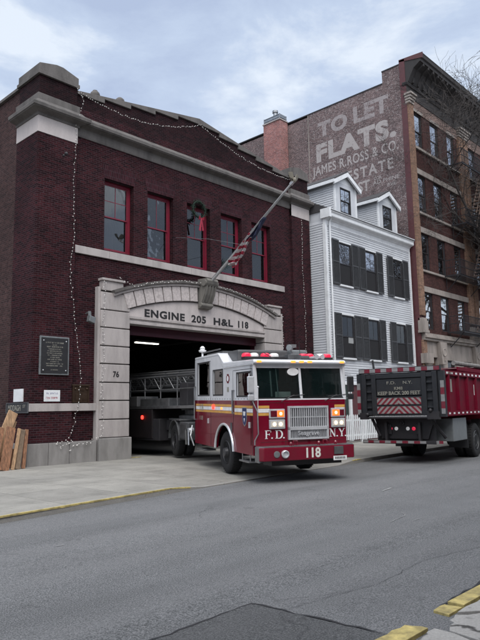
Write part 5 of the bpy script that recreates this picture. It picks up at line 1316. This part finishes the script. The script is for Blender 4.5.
# hose-like cable on the near corner, tow eyes, small handle
eng('corner_hose', MB().tube([(-HW-.02, .42, 1.84), (-HW+.05, V0-.04, 1.6), (-HW+.06, V0-.05, 1.1), (-HW-.02, V0-.02, .95), (-HW-.03, .3, .85)], .014, 6), LGREY, smooth=True)
eng('antenna', MB().tube([(-HW+.05, V0-.06, 1.6), (-HW+.05, V0-.08, 2.15)], .01, 5).ball((-HW+.05, V0-.08, 2.17), .025, 8), CHROME)
# bumper
bp_ = [(-1.225, .36), (-1.225, .1), (-1.15, .0), (1.15, .0), (1.225, .1), (1.225, .36)]
bmp = eng('bumper', MB().prism(bp_, 2, .50, .80), ENG_RED, bevel=.02)
eng('bumper_deck', MB().prism([(-1.2, .36), (-1.2, .11), (-1.14, .02), (1.14, .02), (1.2, .11), (1.2, .36)], 2, .80, .82), ALU, bmp, bevel=.004)
eng('bumper_edge', MB().box(-1.23, -1.19, .12, .36, .46, .81), ALU, bmp, bevel=.01)
eng('bumper_number', text_mb('118', (-.1, 0, .545), (1, 0, 0), (0, 0, 1), .37, .23, weight=.03, push=.002), SILVER, bmp)
eng('fog_lamp', MB().lathe((-.86, 0, .65), (0, -1, 0), [(.07, -.01), (.07, .015), (.05, .02)], 16).build('x', CHROME) and MB().lathe((-.84, 0, .65), (0, -1, 0), [(.075, -.01), (.075, .015), (.055, .02)], 16), LGREY, bmp)
o_ = bpy.data.objects.get('x')
if o_: bpy.data.objects.remove(o_)
eng('hose_coupling', MB().lathe((-.64, 0, .65), (0, -1, 0), [(.09, -.01), (.09, .05), (.07, .06), (.065, .02)], 18), CHROME, bmp)
eng('speaker', MB().box(.62, .86, -.03, .0, .6, .78), GREYM, bmp, bevel=.01)
pl = eng('number_plate', MB().box(.6, .95, -.02, .0, .46, .56), LETW, bmp, bevel=.004)
tw = MB()
for i in range(7): tw.box(.64+i*.04, .66+i*.04, -.024, -.02, .49, .54)
eng('plate_characters', tw, LETB, pl)
te = MB()
for x in (-.44, .28, .72): te.lathe((x, .1, .82), (0, 0, 1), [(.035, 0), (.04, .06), (.02, .09)], 10)
for x in (-.28, .5): te.tube([(x-.05, .2, .8), (x-.05, .2, .92), (x+.05, .2, .92), (x+.05, .2, .8)], .018, 6)
eng('tow_eye', te, ENG_RED, bmp)
eng('under_bumper', MB().box(-.9, .9, .15, V0+.3, .38, .52), BLACKP)
# chassis and wheels
eng('chassis', MB().box(-.5, -.35, .4, 8.6, .55, .85).box(.35, .5, .4, 8.6, .55, .85).box(-.9, .9, WCY-.1, WCY+.1, .42, .62).box(-.9, .9, 7.5, 7.7, .45, .65).box(-1.0, 1.0, 5.13, 5.5, .5, .9), BLACKM, bevel=.02)
def wheel(parent, x, y, z, r, w_, s_, hubc=GREYM, name='wheel', front=True):
    """tyre and rim; s_ is the side the rim faces"""
    c = (x, y, z)
    t = MB().lathe((x-s_*w_/2, y, z), (s_, 0, 0), [(r*.55, .0), (r*.9, .0), (r*.97, .03), (r, .06), (r, w_-.06), (r*.97, w_-.03), (r*.88, w_), (r*.62, w_-.005), (r*.55, w_-.03)], 36)
    n = 36
    for i in range(n):
        a = 2*pi*i/n
        t.obox((x, y+r*cos(a), z+r*sin(a)), (1, 0, 0), (0, -sin(a), cos(a)), (0, cos(a), sin(a)), w_*.42, .012, .004)
    w0 = t.build(name, RUB, parent, smooth=True)
    rm = MB().lathe((x, y, z), (s_, 0, 0), [(r*.56, w_/2-.03), (r*.53, w_/2-.01), (r*.5, w_/2-.08), (r*.3, w_/2-(.12 if front else .02)), (r*.22, w_/2-.02 if front else w_/2-.2), (r*.2, w_/2+.05 if front else w_/2-.18), (.02, w_/2+.07 if front else w_/2-.16)], 24)
    for i in range(10):
        a = 2*pi*i/10; rm.ball((x+s_*(w_/2-.09 if front else w_/2-.04), y+r*.38*cos(a), z+r*.38*sin(a)), .022, 6)
    rm.build('rim', hubc, w0, smooth=True)
    return w0
DKRIM = plain('dark rim', (.07, .07, .075), .4, metal=.4)
for s_ in (-1, 1): wheel(ENG, s_*1.04, WCY, .53, .53, .3, s_, DKRIM)
for s_ in (-1, 1):
    wheel(ENG, s_*1.07, 7.6, .53, .53, .27, s_, DKRIM, front=False); wheel(ENG, s_*.74, 7.6, .53, .53, .27, s_, DKRIM, front=False)
# gear deck over the drive axle with fender
fd = MB(); n = 12
for s_ in (-1, 1):
    pr_ = [(7.6+.68*cos(pi*i/n), .56+.66*sin(pi*i/n)) for i in range(n+1)]; pr2 = [(7.6+.64*cos(pi*i/n), .56+.62*sin(pi*i/n)) for i in range(n+1)][::-1]
    fd.prism(pr_+pr2, 0, s_*.62, s_*1.24)
eng('drive_fender', fd, GREYM)
eng('gear_deck', MB().box(-1.22, 1.22, 5.9, 6.9, .62, 1.16).box(-1.22, 1.22, 6.9, 8.3, 1.18, 1.24), GREYM, bevel=.02)
eng('gear_deck_side', MB().box(-1.235, -1.22, 6.0, 6.8, .66, 1.1).tube([(-1.26, 5.95, .5), (-1.3, 5.85, .95), (-1.26, 5.7, 1.0), (-1.28, 5.6, .5)], .03, 6).tube([(-1.2, 5.3, .5), (-1.28, 5.4, .8), (-1.2, 5.5, 1.1)], .025, 6), ALU)
eng('exhaust_fitting', MB().lathe((-1.15, 5.55, .95), (-1, 0, 0), [(.08, 0), (.1, .05), (.06, .14)], 12), CHROME)
# roof gear
lb = eng('light_bar', MB().box(-1.2, -.1, .95, 1.25, 2.86, 2.92).box(.35, 1.2, .95, 1.25, 2.86, 2.92), BLACKP, bevel=.01)
for i, (x, mt) in enumerate(((-1.12, L_RED), (-.92, L_WHITE), (-.62, L_RED), (-.38, L_WHITE), (.42, L_RED), (.6, L_RED), (.9, L_WHITE), (1.1, L_RED))):
    eng('beacon', MB().lathe((x, 1.1, 2.92), (0, 0, 1), [(.115, 0), (.12, .03), (.11, .07), (.075, .095), (.01, .1)], 16), mt, lb, smooth=True)
eng('roof_bar', MB().box(-.06, .3, .95, 1.2, 2.86, 2.98).box(-.75, .35, 1.7, 2.0, 2.9, 3.0), GREYM, bevel=.01)
eng('siren', MB().box(.1, .34, .6, .9, 2.84, 2.93).box(.12, .34, .58, .6, 2.86, 2.92), GREYM, bevel=.01)
eng('air_horn', MB().lathe((.5, .5, 2.9), (0, 1, 0), [(.06, 0), (.03, .1), (.02, .5)], 12).lathe((.66, .5, 2.9), (0, 1, 0), [(.06, 0), (.03, .1), (.02, .5)], 12), CHROME)
eng('roof_box', MB().box(-.95, .5, 2.15, 2.95, 2.88, 3.18), GREYM, bevel=.05)
eng('roof_box', MB().box(.6, 1.1, 2.2, 3.1, 2.9, 3.2), LGREY, bevel=.04)
eng('spotlight', MB().tube([(.3, 1.5, 2.86), (.3, 1.5, 3.1)], .03, 8).lathe((.22, 1.45, 3.18), (-.6, -.8, .1), [(.03, -.12), (.075, -.08), (.08, .06), (.07, .07)], 14).box(.2, .4, 1.42, 1.58, 3.2, 3.28), LGREY, smooth=True)
eng('roof_beacon', MB().tube([(-1.05, 4.9, ZRAISE+.08), (-1.05, 4.9, ZRAISE+.24)], .03, 8).lathe((-1.05, 4.9, ZRAISE+.24), (0, 0, 1), [(.1, 0), (.12, .05), (.06, .08), (.08, .12), (.03, .18)], 12), LETW, smooth=True)
eng('roof_antenna', MB().tube([(-.55, .7, 2.85), (-.75, .9, 3.02)], .01, 5).tube([(.3, 1.0, 2.85), (.28, 1.02, 3.3)], .006, 4), BLACKP)
eng('roof_rail', MB().tube([(-1.1, 3.1, ZRAISE+.2), (-1.1, 4.7, ZRAISE+.2)], .02, 6).tube([(1.1, 3.1, ZRAISE+.2), (1.1, 4.7, ZRAISE+.2)], .02, 6).box(-1.0, 1.0, 3.2, 4.6, ZRAISE+.08, ZRAISE+.16), GREYM)

# ================================================================== LADDER TRAILER inside the bay
KP = Vector((14.96, 15.78, 0))
LT = root('ladder_trailer', tuple(KP), 'long ladder trailer in the dark engine bay behind the red cab', 'trailer', rz=-.09, local=True)
def tr_(name, mb, mat, parent=LT, **k): return mb.build(name, mat, parent, **k)
tr_('turntable', MB().lathe((0, 0, 1.28), (0, 0, 1), [(1.0, 0), (1.0, .12), (.8, .16), (.8, .3)], 28).box(-.7, .7, -.6, .6, 1.58, 1.9), GREYM, bevel=.01)
tr_('chassis', MB().box(-.9, .9, .8, 14, .9, 1.25).box(-1.2, 1.2, 1.2, 13.5, .55, 1.3), BLACKM, bevel=.02)
tr_('body', MB().box(-1.24, 1.24, 1.6, 14, .62, 1.62), plain('unlit trailer paint', (.006, .0035, .0045), .6), bevel=.02)  # maroon taken near black: the bay's shade is put into the colour
tr_('deck', MB().box(-1.24, 1.24, -1.0, 14, 1.64, 1.74).box(-1.22, -.7, .6, 2.4, 1.74, 2.0), ALU, bevel=.01)
tr_('deck_box', MB().box(-1.24, -.3, 2.6, 5.2, 1.74, 2.1), GREYM, bevel=.02)
tr_('tail_lamp', MB().lathe((-1.25, 2.2, 1.35), (-1, 0, 0), [(.07, 0), (.07, .03), (.03, .04)], 14), L_TAIL)
for (y) in (10.5,):
    for s_ in (-1, 1): wheel(LT, s_*1.05, y, .53, .53, .3, s_, DKRIM)
def ladder(x, hw, y0, y1, z0, z1, dz=.5):
    m = MB()
    def Z(y): return z0+(z1-z0)*(y-y0)/(y1-y0)
    for s_ in (-1, 1):
        m.tube([(x+s_*hw, y0, Z(y0)), (x+s_*hw, y1, Z(y1))], .045, 6).tube([(x+s_*hw, y0+.3, Z(y0)+dz), (x+s_*hw, y1, Z(y1)+dz)], .035, 6)
        y = y0; k = 0
        while y < y1-.6:
            m.tube([(x+s_*hw, y, Z(y)), (x+s_*hw, y+.45, Z(y)+dz)], .02, 5).tube([(x+s_*hw, y+.45, Z(y)+dz), (x+s_*hw, y+.9, Z(y))], .02, 5); y += .9
    y = y0
    while y < y1: m.tube([(x-hw, y, Z(y)), (x+hw, y, Z(y))], .02, 5); y += .36
    return m
ld = plain('ladder aluminium', (.15, .152, .155), .45, metal=.6)  # aluminium darkened, with the shade of the bay in its colour
tr_('ladder_section', ladder(.0, .62, -1.6, 12, 2.25, 2.45, .5), ld)
tr_('ladder_section', ladder(.0, .5, -1.9, 12.2, 2.42, 2.6, .42), ld)
tr_('ladder_section', ladder(.0, .4, -2.1, 12.4, 2.58, 2.74, .36), ld)
hr = MB()
for y in (-.8, .2, 1.2, 2.2, 3.2): hr.tube([(-1.15, y, 1.74), (-1.15, y, 2.75)], .022, 6)
hr.tube([(-1.15, -.8, 2.75), (-1.15, 3.2, 2.75)], .022, 6).tube([(-1.15, -.8, 2.3), (-1.15, 3.2, 2.3)], .018, 6)
hr.tube([(-1.15, -.8, 2.75), (-.95, -1.9, 2.2)], .03, 6)
tr_('handrail', hr, ld)
tr_('control_stand', MB().box(-1.1, -.75, -.3, .15, 1.74, 2.5), BLACKM, bevel=.03)
tr_('tiller_cab', MB().box(-1.0, 1.0, 12.2, 13.8, 1.74, 3.3), MAROON, bevel=.08)

# ================================================================== DUMP TRUCK
DT = root('dump_truck', (16.79, 9.44, -.1), 'dark tailed red dump truck marked KEEP BACK 200 FEET parked by the kerb', 'truck', rz=radians(-90+7.5), local=True)
# local: x = near side (right), y = forward
def dt(name, mb, mat, parent=DT, **k): return mb.build(name, mat, parent, **k)
BL = 5.2; TW = 1.27
tg = dt('tailgate', MB().box(-TW+.1, TW-.1, .02, .08, 1.4, 2.68), DUMP_DARK)
ribs = MB()
for x in (-1.1, -.78, .78, 1.1): ribs.box(x-.07, x+.07, -.07, .02, 1.4, 2.68)
for z in (1.42, 2.52): ribs.box(-1.03, 1.03, -.05, .018, z, z+.12)
for z in (1.62, 1.85, 2.1, 2.34):
    ribs.box(-1.03, -.85, -.03, .019, z, z+.06).box(.85, 1.03, -.03, .019, z, z+.06)
dt('tailgate_ribs', ribs, DUMP_DARK, tg, bevel=.012)
dt('tailgate_panel', MB().box(-.7, .7, -.03, .015, 2.0, 2.5), DUMP_DARK, tg, bevel=.01)
dt('top_rail', MB().box(-TW, TW, -.02, .1, 2.69, 2.84), DUMP_DARK, bevel=.012)
dt('top_tape', MB().box(-TW+.02, TW-.02, -.026, -.0205, 2.71, 2.82), TAPE)
for s_ in (-1, 1):
    dt('corner_post', MB().box(s_*TW-.09, s_*TW+.09, -.0, .16, 1.36, 2.69), DUMP_DARK, bevel=.012)
    dt('corner_tape', MB().box(s_*(TW+.03)-.055, s_*(TW+.03)+.055, -.006, -.001, 1.45, 2.4), TAPEV)
dt('chevron_board', MB().box(-.68, .68, -.075, -.06, 1.74, 1.93).box(-.68, .68, -.075, -.06, 1.47, 1.68), CHEV)
dt('board_backing', MB().box(-.72, .72, -.06, -.03, 1.42, 1.97), DUMP_DARK)
def rtext(t, x, z, w_, h, wt=0, mat=LETG): dt('tailgate_lettering', text_mb(t, (x, -.032, z), (1, 0, 0), (0, 0, 1), w_, h, weight=wt, push=.002), mat, tg)
rtext('F.D.', -.36, 2.34, .28, .085, .0); rtext('N.Y.', .15, 2.34, .28, .085, .0)
rtext('KM8', -.13, 2.17, .26, .09, .01)
rtext('KEEP BACK 200 FEET', -.66, 2.02, 1.32, .11, .02)
# hopper sides
for s_ in (-1, 1):
    x0, x1 = s_*(TW-.04), s_*TW
    sd_ = dt('hopper_side', MB().box(x0, x1, .1, BL, 1.42, 2.7), DUMP_RED)
    m = MB().box(x1, x1+s_*.07, .1, BL, 2.56, 2.7).box(x1, x1+s_*.08, .1, BL, 1.38, 1.52)
    y = .55
    while y < BL-.1: m.prism([(x1, y-.09), (x1+s_*.07, y-.05), (x1+s_*.07, y+.05), (x1, y+.09)], 2, 1.52, 2.56); y += .93
    dt('hopper_ribs', m, DUMP_RED, sd_, bevel=.006)
    tp = MB()
    for i in range(12): tp.box(x1+s_*.072, x1+s_*.075, .3+i*.42, .48+i*.42, 2.6, 2.66).box(x1+s_*.082, x1+s_*.085, .3+i*.42, .46+i*.42, 1.43, 1.48)
    dt('tape_marks', tp, LETW, sd_)
dt('front_wall', MB().box(-TW, TW, BL, BL+.06, 1.42, 3.0), DUMP_RED)
dt('hopper_floor', MB().box(-TW+.04, TW-.04, .08, BL, 1.4, 1.46), DUMP_RED)
dt('tarp_roll', MB().tube([(-TW+.1, 3.2, 2.9), (TW+.05, 3.2, 2.9)], .01, 5).tube([(TW-.1, 1.6, 2.98), (TW-.1, BL+.3, 3.0)], .07, 10), plain('grey tarp', (.2, .19, .18), .9, var=.4))
dt('cab_guard', MB().box(-TW, TW, BL-.1, BL+1.2, 2.98, 3.04).box(TW-.02, TW+.02, 1.6, BL, 2.74, 2.86), DUMP_RED, bevel=.01)
dt('hopper_load', MB().add([(x*.24-1.2, .3+y*.24, 2.45+.25*noise.noise((x*.7, y*.5, 1))+.15*sin(pi*x/10)) for x in range(11) for y in range(20)], [(i*20+j, (i+1)*20+j, (i+1)*20+j+1, i*20+j+1) for i in range(10) for j in range(19)]), plain('gravel load', (.12, .12, .125), .95, var=.8, sc=40, obj=False))
# logo and letters on side
def stext(t, y, z, w_, h, wt=.01, mat=LETW): dt('side_lettering', text_mb(t, (TW, y, z), (0, 1, 0), (0, 0, 1), w_, h, weight=wt, push=.004), mat)
dt('side_emblem', MB().box(TW+.001, TW+.006, .82, .96, 2.08, 2.46).prism([(.7, 1.7), (.8, 1.7), (.78, 2.0), (.84, 2.2), (.74, 2.42), (.68, 2.42), (.72, 2.1), (.66, 1.95)], 0, TW+.001, TW+.005), LETG)
stext('F', 3.2, 2.0, .2, .34)
dt('side_script', text_mb('FLEET', (TW+.07, .45, 2.6), (0, 1, 0), (0, 0, 1), .5, .06, push=.004), LETG)
# underbody
dt('frame_rail', MB().box(-.5, -.38, .2, 9.6, .85, 1.15).box(.38, .5, .2, 9.6, .85, 1.15).box(-.9, .9, .35, .5, .6, 1.3), BLACKM, bevel=.02)
dt('rear_panel', MB().prism([(-.95, 1.38), (.95, 1.38), (.72, .72), (-.72, .72)], 1, .25, .35), BLACKM)
for i, (x, mt) in enumerate(((-.42, L_RED), (-.24, L_WHITE), (.12, L_WHITE), (.3, L_RED))):
    dt('tail_lamp', MB().lathe((x, .25, 1.02), (0, -1, 0), [(.055, 0), (.055, .02), (.03, .03)], 14), mt, smooth=True)
dt('hitch', MB().lathe((-.05, .25, 1.18), (0, -1, 0), [(.07, 0), (.07, .04), (.04, .05), (.03, .12)], 12), BLACKM)
bb = dt('under_ride_bar', MB().box(-1.26, 1.0, .05, .13, .58, .68), BLACKM, bevel=.01)
dt('bar_tape', MB().box(-1.24, .72, .042, .049, .60, .67), TAPE, bb)
dt('bar_tape', MB().box(.78, 1.2, .1, .107, .6, .68), TAPE, bb)
dt('bar_hanger', MB().box(-.55, -.48, .1, .3, .62, 1.2).box(.48, .55, .1, .3, .62, 1.2).tube([(.8, .1, 1.4), (1.15, .5, .75)], .05, 6).tube([(-.95, .1, 1.35), (-.75, .2, .8)], .05, 6), BLACKM)
dt('gate_latch', MB().box(-1.25, -1.0, -.1, .02, 1.3, 1.5).box(.85, 1.2, -.1, .02, 1.3, 1.52).tube([(-1.1, -.05, 1.35), (1.1, -.05, 1.35)], .035, 8).ball((.95, -.1, 1.55), .06, 8).ball((-1.0, -.1, 1.45), .05, 8), BLACKM)
for s_ in (-1, 1):
    dt('mud_flap', MB().box(s_*.6, s_*1.2, 2.45, 2.47, .35, 1.1), BLACKP)
    for y in (3.35,):
        wheel(DT, s_*1.08, y, .55, .55, .28, s_, GREYM, front=False); wheel(DT, s_*.75, y, .55, .55, .28, s_, GREYM, front=False)
    wheel(DT, s_*1.08, 8.2, .55, .55, .3, s_, GREYM)
dt('side_locker', MB().box(.62, 1.22, 1.0, 2.35, .62, 1.3), LGREY, bevel=.02)
dt('side_locker', MB().box(.8, 1.22, 4.3, 5.6, .55, 1.2), GREYM, bevel=.02)
dt('side_post', MB().tube([(-.9, .3, 2.84), (-.93, .3, 3.12)], .035, 8), BLACKM)
# cab (beyond the frame)
cb = dt('cab', MB().prism([(5.8, .7), (5.8, 2.9), (7.4, 2.95), (7.9, 2.1), (9.4, 1.95), (9.5, .7)], 0, -1.15, 1.15), DUMP_RED, bevel=.06)
dt('cab_window', MB().prism([(6.3, 2.1), (6.3, 2.75), (7.2, 2.75), (7.55, 2.1)], 0, 1.15, 1.16).prism([(6.3, 2.1), (6.3, 2.75), (7.2, 2.75), (7.55, 2.1)], 0, -1.16, -1.15), GLASSD, cb)
dt('windscreen', MB().add([(-1, 7.46, 2.88), (1, 7.46, 2.88), (1, 7.9, 2.16), (-1, 7.9, 2.16)], [(0, 1, 2, 3)]), GLASSD, cb)
dt('front_bumper', MB().box(-1.2, 1.2, 9.5, 9.7, .5, .85), CHROME, bevel=.02)

# ================================================================== TREES
def tree(name, base, height, seed, label, spread=1.0, levels=6, trunk_r=.2, lean=(0, 0), density=1.0, fork=.32, group=None):
    r_ = random.Random(seed); rt_ = root(name, base, label, 'tree', group)
    tk = MB(); tw_ = MB(); B = Vector(base)
    segs = []
    def grow(p, d, l, r, lev):
        n = 4 if lev < 3 else 3; pts = [p]; dd = d.copy()
        for i in range(n):
            dd = (dd+Vector((r_.gauss(0, .13), r_.gauss(0, .13), r_.gauss(.02, .09)))).normalized(); pts.append(pts[-1]+dd*l/n)
        re = r*.62
        (tk if lev < 2 else tw_).tube(pts, [r+(re-r)*i/n for i in range(n+1)], 8 if lev < 2 else (5 if lev < 4 else 3))
        if lev >= levels: return
        k = {0: 6, 1: 6, 2: 5, 3: 5, 4: 5, 5: 4}.get(lev, 3)
        for i in range(k):
            t = .25+.75*(i+r_.random()*.6)/k if lev else .62+.38*(i+.5)/k
            t = min(t, 1); idx = min(int(t*n), n-1); q = pts[idx].lerp(pts[idx+1], t*n-idx)
            ang = r_.uniform(.45, .95); az_ = r_.uniform(0, 2*pi)
            u = dd.orthogonal().normalized(); v = dd.cross(u); nd = (dd*cos(ang)+(u*cos(az_)+v*sin(az_))*sin(ang)*spread).normalized()
            if lev < 2: nd.z = abs(nd.z)*.8+.25; nd.normalize()
            else: nd.z = nd.z*.8+.08; nd.normalize()
            grow(q, nd, l*r_.uniform(.52, .72), max(re*r_.uniform(.45, .7), .008), lev+1)
    d0 = Vector((lean[0], lean[1], 1)).normalized()
    grow(B, d0, height*.42, trunk_r, 0)
    tk.build('trunk', BARK, rt_, smooth=True); tw_.build('crown', BARK, rt_)
    return rt_
tree('street_tree', (39.5, 13.9, -.02), 26, 4, 'bare street tree whose twigs cross the front of the apartment building', spread=1.2, lean=(-.04, .0))
tree('street_tree', (40.5, 13.6, -.02), 23, 23, 'second bare street tree farther up the street behind the first', spread=1.1, lean=(-.05, -.05))
# street lamp on the near pavement: only the tip of its head enters the frame
sl = root('street_lamp', (17.3, 2.05, 0), 'dark street lamp head reaching in at the top right corner', 'street lamp')
MB().lathe((17.3, 2.05, 0), (0, 0, 1), [(.16, 0), (.16, .4), (.1, .5), (.08, 8.6), (.06, 9.4)], 14).build('pole', GREYM, sl, smooth=True)
MB().tube([(17.3, 2.05, 9.2), (17.3, 3.0, 9.9), (17.3, 4.6, 10.25), (17.3, 5.9, 10.35)], .045, 8).build('arm', GREYM, sl, smooth=True)
MB().lathe((17.3, 5.8, 10.34), (0, 1, .03), [(.04, 0), (.1, .12), (.12, .4), (.1, .75), (.02, .86)], 14).build('lamp_head', GREYM, sl, smooth=True)

# ================================================================== tidy: far-apart pieces of one mesh become parts of their own
def split_far(o):
    me = o.data; nv = len(me.vertices)
    if nv > 6000: return
    par = list(range(nv))
    def find(a):
        while par[a] != a: par[a] = par[par[a]]; a = par[a]
        return a
    for e_ in me.edges:
        a, b = find(e_.vertices[0]), find(e_.vertices[1])
        if a != b: par[b] = a
    isl = {}
    for v in me.vertices: isl.setdefault(find(v.index), []).append(v.index)
    keys = list(isl)
    if len(keys) < 2 or len(keys) > 120: return
    bx = []
    for k in keys:
        c_ = [me.vertices[i].co for i in isl[k]]
        bx.append(([min(c[j] for c in c_) for j in range(3)], [max(c[j] for c in c_) for j in range(3)]))
    sz = [max(h-l for l, h in zip(*b)) for b in bx]; p2 = list(range(len(keys)))
    def f2(a):
        while p2[a] != a: a = p2[a]
        return a
    for i in range(len(keys)):
        for j in range(i):
            g = math.sqrt(sum(max(0, bx[i][0][k]-bx[j][1][k], bx[j][0][k]-bx[i][1][k])**2 for k in range(3)))
            if g <= max(.02, .5*max(sz[i], sz[j])):
                a, b = f2(i), f2(j)
                if a != b: p2[a] = b
    groups = {}
    for i, k in enumerate(keys): groups.setdefault(f2(i), []).extend(isl[k])
    if not 2 <= len(groups) <= 24: return
    base = o.name.split('.')[0]
    single = {'tape_marks': 'tape_mark', 'grille_bars': 'grille_bar', 'tailgate_ribs': 'tailgate_rib', 'hopper_ribs': 'hopper_rib'}.get(base, base)
    for n_, ids in enumerate(list(groups.values())[1:]):
        ids = set(ids); m2 = me.copy(); b2 = bmesh.new(); b2.from_mesh(m2)
        bmesh.ops.delete(b2, geom=[v for v in b2.verts if v.index not in ids], context='VERTS'); b2.to_mesh(m2); b2.free()
        c = o.copy(); c.data = m2; c.name = single; COL.objects.link(c)
    keep = set(list(groups.values())[0]); b2 = bmesh.new(); b2.from_mesh(me)
    bmesh.ops.delete(b2, geom=[v for v in b2.verts if v.index not in keep], context='VERTS'); b2.to_mesh(me); b2.free(); o.name = single
for o in list(COL.objects):
    if o.type == 'MESH' and o.parent and not o.children and len(o.data.vertices) > 8 and 'lettering' not in o.name.replace('painted_lettering', '') and o.name.split('.')[0] not in ('glass', 'sash', 'bulb'): split_far(o)
